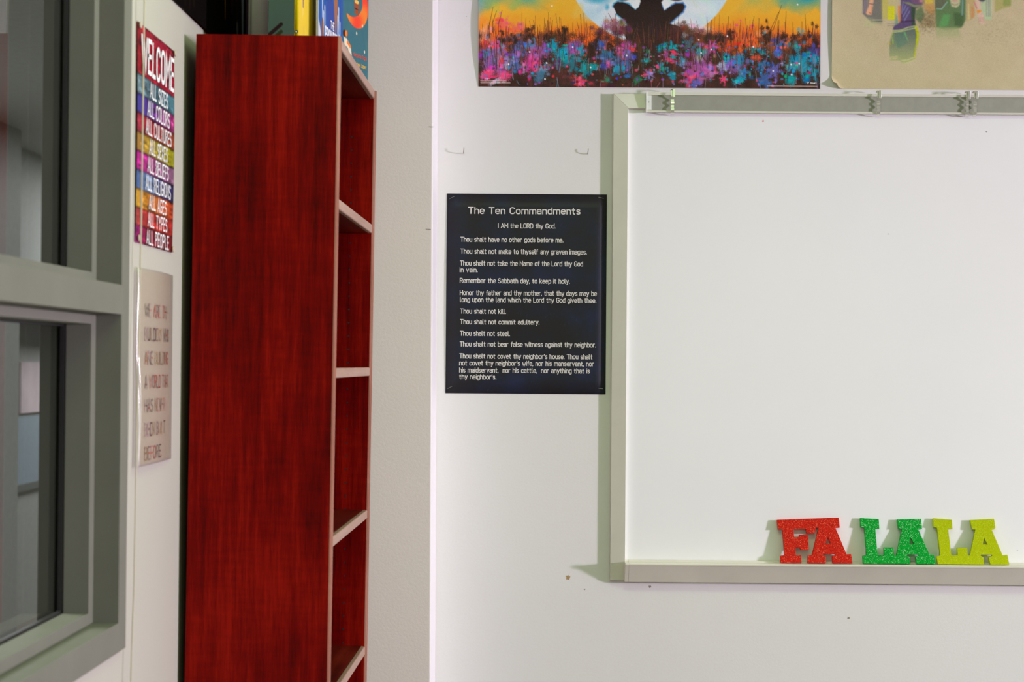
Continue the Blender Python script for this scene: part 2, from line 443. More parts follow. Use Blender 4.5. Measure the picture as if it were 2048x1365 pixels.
def ribbon(pts, hw):
    P = [Vector(p) for p in pts]
    P = [p for i, p in enumerate(P) if i == 0 or (p-P[i-1]).length > 1e-4]
    closed = len(P) > 3 and (P[0]-P[-1]).length < 1e-3
    if closed: P = P[:-1]
    n = len(P); L, Rr = [], []
    for i in range(n):
        a = P[i]-P[i-1] if (i or closed) else P[1]-P[0]
        b = P[(i+1) % n]-P[i] if (i < n-1 or closed) else P[-1]-P[-2]
        a.normalize(); b.normalize()
        na, nb = Vector((-a.y, a.x)), Vector((-b.y, b.x))
        mm = (na+nb); mm = mm.normalized() if mm.length > .05 else na
        k = hw/max(mm.dot(na), .42)
        c = P[i].copy()
        if not closed and i == 0: c -= b*hw*.8
        if not closed and i == n-1: c += a*hw*.8
        L.append(c+mm*k); Rr.append(c-mm*k)
    m_ = n if closed else n-1
    return [(L[i], L[(i+1) % n], Rr[(i+1) % n], Rr[i]) for i in range(m_)]
def text_width(s, gap): return sum((G[c][0] if c != ' ' else .22)+gap for c in s)-gap
def text(mb, s, O, U, V, N, cap, width=None, wt=.14, gap=.2, xs=1., depth=.0004, colors=None, jitter=0):
    """O baseline start, U/V/N unit axes; stretched to width when given"""
    tw = text_width(s, gap)
    kx = width/tw if width else cap*xs
    x = 0; O, U, V, N = map(Vector, (O, U, V, N))
    for c in s:
        if c == ' ': x += .22+gap; continue
        w, strokes = G[c]
        jy = random.uniform(-jitter, jitter)
        for st in strokes:
            col = random.choice(colors) if colors else None
            st2 = [((x+p)*kx/cap, q+jy) for p, q in st]
            for q4 in ribbon(st2, wt/2):
                mb.quad(*[O+U*(p.x*cap)+V*(p.y*cap)+N*depth for p in q4])
                if colors:
                    if mb.c is None: mb.c = []
                    mb.c += [col]*4
        x += w+gap
def color_attr(o, cols):
    at = o.data.attributes.new('Col', 'FLOAT_COLOR', 'POINT')
    at.data.foreach_set('color', np.concatenate([np.array(cols), np.ones((len(cols), 1))], 1).astype(np.float32).ravel())

# ================================================================ SETTING
XL, YB, YP = -.745, 4.7, 4.52             # left wall, back wall, pilaster front
XR, YF, H = 9.2, -3.5, 2.75
wb = MB(); wb.box(XL-.12, XR+.1, YB, YB+.1, 0, H); struct(wb.build('wall_back', M['wall']))
pl = MB()
px = lambda z: -.294-.0037*(z-1.5)
pts = [(XL, YP), (0, YP), (0, YB), (XL, YB)]
k = len(pl.v)
for z in (0, H):
    for (a, b) in pts: pl.v.append((a if a < -.1 else px(z), b, z))
pl.f += [(0, 1, 5, 4), (1, 2, 6, 5), (2, 3, 7, 6), (3, 0, 4, 7), (4, 5, 6, 7), (3, 2, 1, 0)]
pl.mi += [0, 1, 0, 0, 0, 0]
struct(pl.build('wall_pilaster', [M['pilaster'], M['wall']], bevel=.004, segs=3))
# left wall with its window opening (Y 1.0-3.206, Z 1.003-2.5)
WY0, WY1, WZ0, WZ1 = 1.0, 3.206, 1.003, 2.5
lw = MB()
lw.box(XL-.12, XL, WY1, YB, 0, H); lw.box(XL-.12, XL, YF, WY0, 0, H)
lw.box(XL-.12, XL, WY0, WY1, 0, WZ0); lw.box(XL-.12, XL, WY0, WY1, WZ1, H)
struct(lw.build('wall_left', M['lwall']))
struct(MB().box(XR, XR+.1, YF, YB, 0, H).build('wall_right', M['far']))
struct(MB().box(XL-.12, XR+.1, YF-.1, YF, 0, H).build('wall_front', M['far']))
struct(MB().box(XL-.12, XR+.1, YF-.1, YB+.1, -.05, 0).build('floor', M['floor']))
struct(MB().box(XL-.12, XR+.1, YF-.1, YB+.1, H, H+.05).build('ceiling', M['ceil']))
bb = MB(); bb.box(px(0), XR, YB-.012, YB, 0, .1); struct(bb.build('baseboard_back', M['steel']))
# hallway beyond the window
hx0, hx1, hy0, hy1 = -3.0, XL-.12, -.5, 14.0
struct(MB().box(hx0, hx1, hy0, hy1, -.05, 0).build('floor_hallway', M['floor']))
struct(MB().box(hx0, hx1, hy0, hy1, 2.7, 2.75).build('ceiling_hallway', M['hall']))
hw = MB()
hw.box(hx0-.1, hx0, hy0, hy1, 0, .80); hw.box(hx0-.1, hx0, hy0, hy1, .80, 1.18, 1); hw.box(hx0-.1, hx0, hy0, hy1, 1.18, 2.7)
struct(hw.build('wall_hallway', [M['hall'], M['dado']]))
struct(MB().box(hx0, hx0+.02, hy0, hy1, .76, .80).build('trim_1', M['halldark']))
struct(MB().box(hx0, hx1, hy1, hy1+.1, 0, 2.7).build('wall_hallway_end', M['hall']))
struct(MB().box(hx0, hx0+.22, 8.8, 9.63, 0, 2.7).build('wall_hallway_pier', M['hall']))
struct(MB().box(hx0, hx0+.2, 9.64, 11.6, 1.72, 1.9).build('trim_2', M['halldark']))
nb = MB(); nb.box(hx0, hx0+.012, 10.4, 11.4, 1.2, 1.49)
tag(nb.build('notice_board', M['notice']), 'pale pink notice board on the hallway wall seen through the lower window pane', 'notice board')

# window
FX = XL+.010                                # face of the steel frame
win = tag(bpy.data.objects.new('window_1', None), kind='structure'); COL.objects.link(win)
win.location = (XL, WY1, WZ0)
WI = Matrix.Translation(-Vector(win.location))
def wpart(mb, name, mat, bevel=0, parent=None, fix=True):
    o = mb.build(name, mat, win if parent is None else parent, bevel, fix=fix); o.data.transform(WI) if parent is None else o.data.transform(WI)
    return o
FW = .0535; y0, y1, z0, z1 = WY0, WY1-FW, WZ0+.0505, WZ1-FW
mz0, mz1 = 1.579, 1.630
xb = XL-.125
f = MB()
f.box(xb, FX, y1, WY1, WZ0, WZ1); f.box(xb, FX, WY0, WY0+FW, WZ0, WZ1)
f.box(xb, FX, WY0+FW, y1, WZ0, z0); f.box(xb, FX, WY0+FW, y1, z1, WZ1)
wpart(f, 'frame', M['steel'], .0015)
wpart(MB().box(xb, FX, WY0+FW, y1, mz0, mz1), 'mullion', M['steel'], .0015)
SX0, SX1 = FX-.088, FX-.044
for (a, b, n) in ((z0, mz0, 0), (mz1, z1, 1)):
    s = MB()
    s.box(SX0, SX1, y1-.030, y1, a, b); s.box(SX0, SX1, WY0+FW, WY0+FW+.03, a, b)
    s.box(SX0, SX1, WY0+FW+.03, y1-.030, a, a+.020); s.box(SX0, SX1, WY0+FW+.03, y1-.030, b-.017, b)
    wpart(s, 'glazing_stop', M['steel'], .0012)
    gq = MB(); gy0, gy1 = WY0+FW+.03, y1-.030
    gx0, gx1 = SX0-.008, SX0-.001
    gq.box(gx0, gx1, gy1-.004, gy1+.01, a, b); gq.box(gx0, gx1, gy0-.01, gy0+.004, a, b)
    gq.box(gx0, gx1, gy0, gy1, a+.008, a+.0245); gq.box(gx0, gx1, gy0, gy1, b-.021, b-.008)
    wpart(gq, 'gasket', M['gasket'])
    g = MB(); xg = gx0-.004
    g.quad((xg, gy0-.01, a+.005), (xg, gy1+.01, a+.005), (xg, gy1+.01, b-.005), (xg, gy0-.01, b-.005))
    wpart(g, 'pane', M['glass'], fix=False)
    d = MB(); d.box(xb, gx0-.010, y1-.018, y1, a, b); wpart(d, 'rear_stop', M['steel'], .001)

# ================================================================ WHITEBOARD
BF, BX, BZ0, BZ1, BW = 4.679, .150, .956, 2.188, 2.44
wbd = thing('whiteboard', 'large whiteboard with pale aluminium frame fixed to the back wall', 'whiteboard', (BX, YB, BZ0))
WO = Matrix.Translation(-Vector(wbd.location))
def bpart(mb, name, mat, bevel=0, parent=wbd, smooth=False):
    o = mb.build(name, mat, parent, bevel, smooth); o.data.transform(WO); return o
fw = .0375
bpart(MB().box(BX+.02, BX+BW-.02, 4.6915, 4.699, BZ0+.02, BZ1-.02), 'writing_surface', M['board'])
def rail_piece(name, quad):           # mitred frame bar: outer edge proud, face rising towards the board
    mb = MB(); (a, b, c, d) = quad   # a,b outer corners; c,d inner corners (x, z)
    for (p, y) in ((a, BF+.0055), (b, BF+.0055), (c, BF), (d, BF)): mb.v.append((p[0], y, p[1]))
    for p in (a, b, c, d): mb.v.append((p[0], 4.6995, p[1]))
    mb.f = [(0, 1, 2, 3), (7, 6, 5, 4), (0, 4, 5, 1), (1, 5, 6, 2), (2, 6, 7, 3), (3, 7, 4, 0)]; mb.mi = [0]*6
    bpart(mb, name, M['alu'], .0008)
xo0, xo1, xi0, xi1 = BX, BX+BW, BX+fw, BX+BW-fw
zo0, zo1, zi0, zi1 = BZ0, BZ1, BZ0+fw, BZ1-fw
rail_piece('side_rail', [(xo0, zo0), (xo0, zo1), (xi0, zi1), (xi0, zo0)])
rail_piece('side_rail', [(xo1, zo1), (xo1, zo0), (xi1, zo0), (xi1, zi1)])
rail_piece('top_rail', [(xo0, zo1), (xo1, zo1), (xi1, zi1), (xi0, zi1)])
# map rail: channel with two lips, felt strip, end cap with screw
rx0, rx1, rz0, rz1 = .2325, BX+BW-.08, 2.1395, 2.1895
mr = MB()
prof = [(BF-.0005, rz0), (BF-.0075, rz0), (BF-.0075, rz0+.005), (BF-.003, rz0+.005), (BF-.003, rz1-.0065), (BF-.0075, rz1-.0065), (BF-.0075, rz1), (BF-.0005, rz1)]
mr.prism(prof, lambda a, b, h: (h, a, b), rx0, rx1)
rail = bpart(mr, 'map_rail', M['alu'], .0006)
fs = MB(); fs.box(rx0+.012, rx1-.002, BF-.0042, BF-.0031, rz0+.0055, rz1-.007)
bpart(fs, 'felt_strip', M['channel'], 0, rail)
ec = MB(); ec.box(rx0-.001, rx0+.0025, BF-.009, BF, rz0-.001, rz1+.001); ec.box(rx0+.0025, rx0+.013, BF-.0075, BF-.003, rz0+.006, rz1-.0075)
cap = bpart(ec, 'end_cap', M['white'], .0006, rail)
def disc(mb, c, r, h, n=16, axis='y', mi=0):
    c = Vector(c)
    fn = {'y': lambda a, b, t: (c.x+a, c.y-t, c.z+b), 'x': lambda a, b, t: (c.x+t, c.y+a, c.z+b)}[axis]
    mb.prism([(r*math.cos(2*math.pi*i/n), r*math.sin(2*math.pi*i/n)) for i in range(n)], fn, 0, h, mi)
sc_ = MB(); disc(sc_, (rx0+.0068, BF-.0062, (rz0+rz1)/2+.0005), .0036, .0012); disc(sc_, (rx0+.0068, BF-.0074, (rz0+rz1)/2+.0005), .0013, .0001, 8, 'y', 1)
bpart(sc_, 'screw', [M['wire'], M['dot']], 0, rail)
# pen tray
LIP = 4.637
tp = [(4.6915, .9535), (4.676, .9515), (LIP+.0065, .9955), (LIP+.0012, .9972), (LIP, 1.0002), (LIP+.001, 1.0032), (LIP+.005, 1.0042), (LIP+.009, 1.0030), (LIP+.013, 1.0022), (4.680, 1.0022), (4.682, 1.0050), (4.686, 1.0066), (4.6912, 1.0070)]
tx0 = .1885*LIP/4.7
tr = MB(); tr.prism(tp, lambda a, b, h: (h, a, b), tx0+.009, BX+BW-.03)
tray = bpart(tr, 'pen_tray', M['aluface'], .0012)
tcap = MB(); tcap.prism([(a+(.0006 if a > 4.66 else -.0006), b) for a, b in tp], lambda a, b, h: (h, a, b), tx0, tx0+.009)
bpart(tcap, 'tray_end_cap', M['aluface'], .001, tray)

# clips sliding on the map rail
def clip(x, label):
    t = thing('map_clip', label, 'clip', (x, BF-.0075, (rz0+rz1)/2), group='metal clips on the map rail')
    side = [(.012, .031), (.000, .0335), (-.006, .033), (-.0105, .029), (-.0115, .018), (-.008, .012), (-.0035, .007), (-.0035, .004), (-.0065, .001), (-.0068, -.003), (-.0035, -.007), (-.0035, -.010), (-.0068, -.014), (-.0068, -.020), (-.003, -.0265), (.004, -.0295), (.0125, -.0300)]
    th = .0011
    inner = []
    for i, p in enumerate(side):
        a = Vector(side[max(i-1, 0)]); b = Vector(side[min(i+1, len(side)-1)]); d = (b-a).normalized()
        inner.append((p[0]+(-d.y)*th, p[1]+d.x*th))
    mb = MB()
    n = len(side)
    for i in range(n-1):
        mb.prism([side[i], side[i+1], inner[i+1], inner[i]], lambda a, b, h: (h, a, b), -.0042, .0042)
    mb.build('spring_strip', M['chrome'], t)
    hd = MB()
    hd.box(-.0005, .0062, -.0135, -.0118, .012, .0325)
    hd.box(-.0040, -.0008, -.0122, -.0108, .013, .030)
    hd.build('hook_plate', M['chrome'], t, .0006)
    return t
for cxp, lab in ((1345, 'metal map clip next to the white end cap of the whiteboard rail'),
                 (1757, 'lone metal map clip at the middle of the whiteboard rail, under the beige poster'),
                 (1934.5, 'left clip of the close pair on the whiteboard rail'),
                 (1950, 'right clip of the close pair on the whiteboard rail')):
    clip(on_y(cxp, 205, BF-.012).x, lab)

# ================================================================ LETTERS ON THE TRAY
LB, LT, LZ = 4.6625, 4.6808, 1.0042      # front face: bottom and top distance, tray height
tilt = math.atan2(LT-LB, .110)
LU = Vector((1, 0, 0)); LV = Vector((0, math.sin(tilt), math.cos(tilt))); LN = Vector((0, -math.cos(tilt), math.sin(tilt)))
def letter_piece(name, label, mat, ox, oy, sc, outer, hole):
    base = Vector((0, LB, LZ))
    def uv(p):
        d = _ray(ox+p[0]/sc, oy+p[1]/sc); o = Vector((0, 0, EYE))
        t = (base-o).dot(LN)/d.dot(LN); q = o+d*t-base
        return q.dot(LU), q.dot(LV)
    out = [uv(p) for p in outer]; hol = [uv(p) for p in hole]
    vmin = min(b for a, b in out); u0 = sum(a for a, b in out)/len(out)
    out = [(a-u0, max(0, b-vmin-.0008)) for a, b in out]; hol = [(a-u0, b-vmin) for a, b in hol]
    bm = bmesh.new()
    es = []
    for loop in (out, hol):
        vs = [bm.verts.new(LU*a+LV*b) for a, b in loop]
        es += [bm.edges.new((vs[i], vs[(i+1) % len(vs)])) for i in range(len(vs))]
    r = bmesh.ops.triangle_fill(bm, edges=es, use_beauty=True)
    fs_ = [g for g in r['geom'] if isinstance(g, bmesh.types.BMFace)]
    ex = bmesh.ops.extrude_face_region(bm, geom=fs_)
    for v in [g for g in ex['geom'] if isinstance(g, bmesh.types.BMVert)]: v.co -= LN*.0090
    bmesh.ops.recalc_face_normals(bm, faces=bm.faces)
    me = bpy.data.meshes.new(name); bm.to_mesh(me); bm.free()
    me.materials.append(mat)
    o = bpy.data.objects.new(name, me); COL.objects.link(o)
    o.location = (u0, LB, LZ)
    b = o.modifiers.new('bevel', 'BEVEL'); b.width = .0007; b.segments = 2; b.limit_method = 'ANGLE'; b.angle_limit = R(30)
    return tag(o, label, 'letters', 'glitter letter pieces on the whiteboard tray')
letter_piece('letter_ornament', 'red glitter letters FA leaning on the whiteboard tray', M['red'], 1500, 1020, 9.752,
 [(528, 200), (1732, 157), (1752, 352), (1668, 358), (1885, 872), (1975, 868), (2000, 1055), (1612, 1055), (1600, 905), (1662, 895), (1655, 868), (1428, 868), (1420, 898), (1478, 903), (1480, 1052), (1120, 1050), (1128, 890), (1210, 885), (1335, 355), (1283, 352), (1268, 465), (1105, 467), (1088, 382), (850, 385), (862, 540), (955, 535), (962, 492), (1135, 492), (1150, 785), (985, 787), (970, 738), (885, 738), (895, 890), (998, 890), (1005, 1048), (595, 1048), (592, 900), (672, 890), (632, 382), (545, 390)],
 [(1518, 540), (1472, 665), (1575, 670)])
letter_piece('letter_ornament', 'dark green glitter letters LA in the middle of the tray ornaments', M['green'], 1690, 1020, 10.24,
 [(312, 182), (695, 208), (705, 405), (622, 405), (670, 940), (800, 938), (795, 782), (993, 782), (1005, 945), (1055, 945), (1165, 408), (1095, 405), (1068, 212), (1558, 200), (1582, 390), (1570, 410), (1505, 418), (1735, 935), (1820, 935), (1862, 1132), (1468, 1132), (1440, 975), (1510, 955), (1500, 930), (1275, 930), (1270, 960), (1325, 975), (1335, 1125), (375, 1118), (360, 955), (440, 945), (398, 378), (318, 368)],
 [(1345, 590), (1318, 725), (1418, 728)])
letter_piece('letter_ornament', 'lime green letters LA at the right end of the tray ornaments', M['lime'], 1848, 1020, 8.03,
 [(145, 152), (450, 178), (458, 325), (390, 328), (440, 750), (540, 745), (533, 622), (692, 625), (705, 750), (738, 750), (825, 335), (775, 330), (740, 180), (1128, 163), (1148, 305), (1130, 330), (1090, 335), (1262, 745), (1340, 740), (1372, 905), (1065, 900), (1038, 780), (1095, 760), (1092, 738), (915, 735), (910, 755), (955, 780), (965, 900), (222, 895), (200, 765), (260, 750), (210, 305), (150, 290)],
 [(962, 470), (945, 575), (1022, 580)])

# ================================================================ BOOKCASE
BD, BL, BH = .2885, .764, 2.158
bc = thing('bookcase', 'tall dark red mahogany bookcase with empty shelves standing against the left wall', 'bookcase', (-.7375, 3.7, 0), (0, .0085, 0))
PT = .021
def side_panel(y, inner):
    mb = MB(); mb.box(0, BD-.004, y, y+PT, 0, BH)
    if inner:
        for z in np.arange(.35, BH-.1, .032):
            for x in (BD-.055, .055): disc(mb, (x, y, z), .0022, .0003, 8, 'y', 1)  # pin holes as black discs, the shade inside put into the colour
    o = mb.build('side_panel', [M['wood'], M['dot']], bc, .0008 if not inner else 0)
    e = MB(); n = 8
    e.prism([(BD-.004, y)]+[(BD-.004+.0065*math.sin(math.pi*i/n), y+PT/2-PT/2*math.cos(math.pi*i/n)) for i in range(1, n)]+[(BD-.004, y+PT)], lambda a, b, h: (a, b, h), 0, BH)
    tag(e.build('edge_band', M['bandz'], o), 'pale rosy edge strip')
side_panel(0, False); side_panel(BL-PT, True)
MB().box(0, .006, PT, BL-PT, .06, BH-.001).build('back_panel', M['wood'], bc)
def shelf(zt, name='shelf', xf=BD, th=.0205):
    mb = MB(); mb.box(.006, xf-.012, PT, BL-PT, zt-th, zt)
    o = mb.build(name, M['woody'], bc)
    r = .012
    pl_ = [(xf-.012, PT)]+[(xf-r+r*math.sin(a), PT+r-r*math.cos(a)) for a in np.linspace(.3, math.pi/2, 5)]+[(xf-r+r*math.sin(a), BL-PT-r-r*math.cos(a)) for a in np.linspace(math.pi/2, math.pi-.3, 5)]+[(xf-.012, BL-PT)]
    e = MB(); e.prism(pl_, lambda a, b, h: (a, b, h), zt-th, zt)
    tag(e.build('edge_band', M['band'], o, .003, segs=3), 'pale greyish pink rounded edge strip')
for z in (1.8345, 1.4915, 1.1497, .823, .49, .115): shelf(z, xf=BD-.001)
shelf(BH, 'top_panel', BD-.001)
MB().box(BD-.045, BD-.03, PT, BL-PT, 0, .094).build('kick_board', M['wood'], bc)

# ================================================================ BOOKS ON THE BOOKCASE
BT = BH+.0022
def book(name_label, cvs, w, h, th, near, phi, z, gain=1., lean=0., spine_rgb=(200, 200, 200), titles=()):
    """near = lower corner at the spine side of the cover; phi = heading of the cover's bottom edge"""
    t = thing('picture_book', name_label, 'book', (near[0], near[1], z), (0, 0, phi), 'picture books on top of the bookcase')
    t.rotation_euler = (lean, 0, phi)      # local: x along the bottom edge, -y out of the cover, z up
    sp = lin(spine_rgb)*gain
    bx = MB(); c = .0022
    bx.box(0, w, th-c, th, 0, h); bx.box(0, c, 0.0001, th-c, 0, h); bx.box(c, w, .0001, c, 0, h)
    ev = np.array(bx.v); ef = bx.f; ec_ = np.tile(sp, (len(ev), 1))
    grid_art('cover', cvs.out(gain), lambda u, v: np.stack([u*w, np.zeros_like(u), v*h], 1), M['art'], t, (ev, ef, ec_))
    MB().box(c+.001, w-.004, c+.0002, th-c-.0002, .003, h-.003).build('page_block', M['paper'], t)
    for (s, x, zz, cp, wd, mat) in titles:
        mb = MB(); text(mb, s, (x, 0, zz), (1, 0, 0), (0, 0, 1), (0, -1, 0), cp, wd, .17, depth=.0006)
        mb.build('title', mat, t, fix=False)
    return t
PXM = 2.0   # mm per canvas step
GA = 1.12
# yellow book
w, h = .236, .285; K = .0015
c = Canvas(int(w/K), int(h/K), 0, 0, K*1000, (216, 184, 58))
for _ in range(60):
    x, y = rng.uniform(30, 232), rng.uniform(40, 285)
    c.line([(x, y), (x+rng.uniform(-12, 12), y+rng.uniform(8, 26))], rng.uniform(2, 6), random.choice([(206, 168, 88), (226, 200, 110), (196, 150, 90), (186, 150, 120), (222, 190, 40)]), .55, 3)
c.poly([(120, 160), (165, 160), (160, 205), (128, 205)], (176, 184, 200), 1, 2)
for x in (132, 152): c.line([(x, 205), (x-4, 250), (x-8, 268)], 2.2, (176, 120, 60))
c.line([(70, 262), (48, 284)], 8, (186, 120, 80), .8, 4); c.line([(110, 262), (150, 284)], 7, (206, 140, 80), .7, 4)
c.line([(36, 175), (36, 195)], 6, (96, 70, 110), 1, 2); c.line([(200, 195), (226, 215)], 10, (150, 100, 90), .8, 4)
book('yellow picture book standing nearest on the bookcase top with its spine toward the room', c, w, h, .010, (-.533, 3.84), R(84), BT, GA, 0, (222, 196, 16),)
# two round marks at the foot of the yellow spine
yb_ = bpy.data.objects['picture_book']
mk = MB()
for zz in (.0115, .0285):
    n = 18
    for rr, dx, mi in ((.0037, .0003, 0), (.0019, .0006, 1)):
        mk.prism([(rr*math.cos(2*math.pi*i/n), rr*math.sin(2*math.pi*i/n)) for i in range(n)], lambda a, b, hh, zz=zz: (-hh, .005+a, zz+b), 0, dx, mi)
mk.build('spine_mark', [M['dot'], M['paper']], yb_)
# blue book
w, h = .235, .28
c = Canvas(int(w/K), int(h/K), 0, 0, K*1000, (28, 92, 170))
for _ in range(40):
    x, y = rng.uniform(10, 215), rng.uniform(0, 280)
    c.line([(x, y), (x+rng.uniform(-6, 6), y+rng.uniform(10, 50))], rng.uniform(4, 14), random.choice([(22, 80, 160), (40, 110, 185), (50, 70, 150), (30, 100, 180)]), .6, 5)
c.poly([(60, 0), (150, 0), (130, 120), (150, 220), (205, 262), (100, 262), (80, 200)], (46, 70, 156), .8, 6)
for x, y, l in ((34, 160, 60), (45, 185, 50), (56, 172, 45), (182, 170, 90), (190, 150, 80), (176, 215, 30), (196, 210, 60), (204, 180, 70), (66, 215, 20)):
    c.line([(x, y), (x+rng.uniform(-3, 7), y+l)], 9, (226, 232, 240), .9, 4, 2)
c.poly([(138, 40), (172, 60), (180, 150), (168, 222), (160, 218), (140, 130)], (166, 106, 74), 1, 3)
c.poly([(0, 205), (20, 230), (42, 280), (0, 280)], (206, 212, 222), 1, 2)
c.ell(36, 222, 11, 26, (140, 84, 56), 1, .2); c.line([(42, 246), (46, 262)], 8, (216, 170, 170), 1, 2)
book('blue and white picture book titled in white capitals, between the yellow and the teal book', c, w, h, .006, (-.502, 3.92), R(84), BT, GA*.8, 0, (190, 198, 212),
     titles=(('THE', .112, .071, .016, .034, M['inkwhite']), ('PROUDEST', .060, .038, .027, .150, M['inkwhite']), ('BLUE', .075, .008, .024, .10, M['inkwhite'])))
# teal book
w, h = .258, .29
c = Canvas(int(w/K), int(h/K), 0, 0, K*1000, (58, 104, 112))
for _ in range(160):
    x, y = rng.uniform(0, 258), rng.uniform(0, 290)
    c.ell(x, y, rng.uniform(6, 20), rng.uniform(6, 20), random.choice([(52, 98, 108), (66, 112, 116), (50, 96, 120), (70, 118, 112)]), .35, .8)
th_ = np.linspace(R(-70), R(130), 30)
for i in range(29):
    a0, a1 = th_[i], th_[i+1]; wd = 30*math.sin(math.pi*(i+.8)/30)+3
    p0 = (184+56*math.cos(a0), 122+44*math.sin(a0)); p1 = (184+56*math.cos(a1), 122+44*math.sin(a1))
    c.line([p0, p1], wd, (226, 96+int(30*math.sin(i*.5)), 48), 1, 2)
c.poly([(182, 118), (208, 118), (206, 148), (186, 148)], (150, 74, 44), 1, 1); c.ell(195, 118, 13, 5, (226, 176, 84)); c.line([(184, 134), (206, 135)], 2, (50, 30, 26))
for x, y in ((196, 190), (238, 226), (120, 190), (226, 168)): c.ell(x, y, 3.5, 4.5, (222, 206, 176), 1, .4)
c.ell(134, 200, 10, 9, (60, 40, 32)); c.ell(143, 199, 7, 8, (232, 118, 40)); c.poly([(130, 208), (146, 210), (166, 224), (172, 244), (160, 245), (150, 230), (134, 226)], (214, 204, 178), 1, 1); c.poly([(148, 213), (168, 224), (164, 230), (146, 220)], (232, 118, 40))
book('teal picture book with an orange ring, standing farthest to the right on the bookcase top', c, w, h, .010, (-.5237, 4.064), R(70), BT, GA*.95, 0, (50, 92, 100),
     titles=(('Margarita Engle', .178, .0445, .0075, .072, M['inkred']), ('Rafael Lopez', .186, .024, .0075, .062, M['inkyel'])))
# green book, facing the camera at the far end
w, h = .235, .29
c = Canvas(int(w/K), int(h/K), 0, 0, K*1000, (96, 128, 100))
c.poly([(0, 268), (60, 240), (130, 205), (235, 160), (235, 290), (0, 290)], (96, 80, 58), 1, 1)
for i in range(7):
    y = 150+i*18; c.line([(0, y+10), (34, y-18)], 9, random.choice([(90, 40, 30), (60, 70, 30), (150, 130, 50), (50, 30, 26)]), .9, 3)
c.ell(14, 236, 22, 16, (60, 44, 36), .9); c.ell(16, 236, 12, 9, (96, 60, 46), .9)
c.line([(74, 150), (66, 188), (50, 205), (44, 236)], 6, (126, 70, 44), 1, 1.5); c.line([(84, 150), (94, 205), (98, 226)], 6, (126, 70, 44), 1, 1.5)
c.poly([(40, 268), (72, 248), (72, 290), (40, 290)], (186, 180, 164)); c.poly([(46, 276), (66, 264), (66, 290), (46, 290)], (80, 74, 66))
book('dark green picture book facing the room, in shade behind the yellow book', c, .212, h, .012, (-.692, 4.445), 0, BT, GA, R(-4), (70, 90, 70))

# ================================================================ POSTERS ON THE LEFT WALL
def lw_frame(y, z): return Vector((XL, y, z))
UL, VL, NL = Vector((0, 1, 0)), Vector((0, 0, 1)), Vector((1, 0, 0))
# dark poster above the bookcase
c = Canvas(180, 120, 0, 0, 5, (16, 13, 12))
for _ in range(120):
    x = rng.uniform(0, 900); y = rng.uniform(0, 600)
    c.line([(x, y-rng.uniform(30, 160)), (x+rng.uniform(-8, 8), y)], rng.uniform(6, 22), random.choice([(20, 16, 14), (10, 9, 10), (26, 20, 16), (14, 16, 16)]), .7, 6)
for x, y0_, y1_, wd, col in ((563, 330, 528, 24, (176, 112, 10)), (500, 330, 490, 28, (84, 56, 24)), (655, 320, 500, 44, (70, 24, 14)), (800, 300, 540, 40, (84, 92, 90)), (815, 430, 595, 34, (80, 88, 88)), (740, 520, 600, 30, (62, 62, 58)), (470, 440, 452, 44, (150, 120, 76)), (250, 300, 460, 30, (34, 26, 20))):
    c.line([(x-10, y0_), (x, y1_)], wd, col, .9, 8, 6)
def dark_fn(u, v):
    return np.stack([.003+.010*u**3*0+.004*np.sin(np.pi*u), .905*u, .60*v], 1)
dp = grid_art('poster', c.out(1.0), dark_fn, M['dull']); dp.location = (XL, 3.56, 2.203)
tag(dp, 'dark poster with brown and orange streaks on the left wall above the bookcase', 'poster')
# welcome poster: painted planks
Wy0, Wy1, Wz0, Wz1 = 3.280, 3.601, 1.712, 2.106
WWd, WHt = Wy1-Wy0, Wz1-Wz0
WGAIN = .85
welc = thing('poster', 'colourful plank-patterned WELCOME poster pinned on the left wall', 'poster', (XL, Wy0, Wz0))
c = Canvas(161, 198, 0, 0, 2, (140, 30, 40))
rows = [(0, 92, [(150, 24, 34), (160, 20, 40), (166, 16, 44), (150, 22, 44)]), (92, 127, [(104, 128, 136), (72, 104, 118), (58, 112, 128), (74, 128, 140)]),
        (127, 162, [(60, 60, 150), (80, 40, 140), (140, 20, 120), (150, 50, 100)]), (162, 196, [(150, 40, 60), (166, 22, 34), (150, 44, 30), (140, 60, 34)]),
        (196, 230, [(160, 110, 46), (170, 140, 34), (166, 150, 16), (150, 148, 20)]), (230, 264, [(180, 24, 130), (166, 40, 120), (140, 64, 120), (130, 90, 116)]),
        (264, 298, [(70, 96, 150), (90, 120, 160), (44, 44, 96), (36, 34, 80)]), (298, 331, [(200, 150, 40), (206, 120, 20), (206, 90, 26), (190, 60, 30)]),
        (331, 363, [(160, 60, 56), (176, 40, 36), (180, 44, 34), (170, 40, 34)]), (363, 396, [(150, 20, 110), (140, 24, 50), (140, 24, 34), (110, 28, 28)])]
for a, b, cs in rows:
    for j in range(198):
        y = j*2
        if a <= y < b:
            xx = np.linspace(0, 3, 161); k0 = np.minimum(xx.astype(int), 2); fr_ = (xx-k0)[:, None]; cs_ = np.array(cs, float)
            sh = 1-.45*max(0, 1-min(y-a, b-y)/4.)
            c.a[j] = (cs_[k0]*(1-fr_)+cs_[k0+1]*fr_)*sh
for _ in range(700):
    x, y = rng.uniform(0, 322), rng.uniform(0, 396); k_ = rng.uniform(.72, 1.3)
    sl = c._sub(x, y, x+rng.uniform(6, 40), y+rng.uniform(0, 3))
    if sl: c.a[sl] *= k_
c.grain(7); c.a = c.a*.86+c.a.mean(2, keepdims=True)*.14
grid_art('sheet', c.out(WGAIN), lambda u, v: np.stack([.0022+.002*np.sin(np.pi*v), u*WWd, v*WHt], 1), M['artm'], welc)
mb = MB()
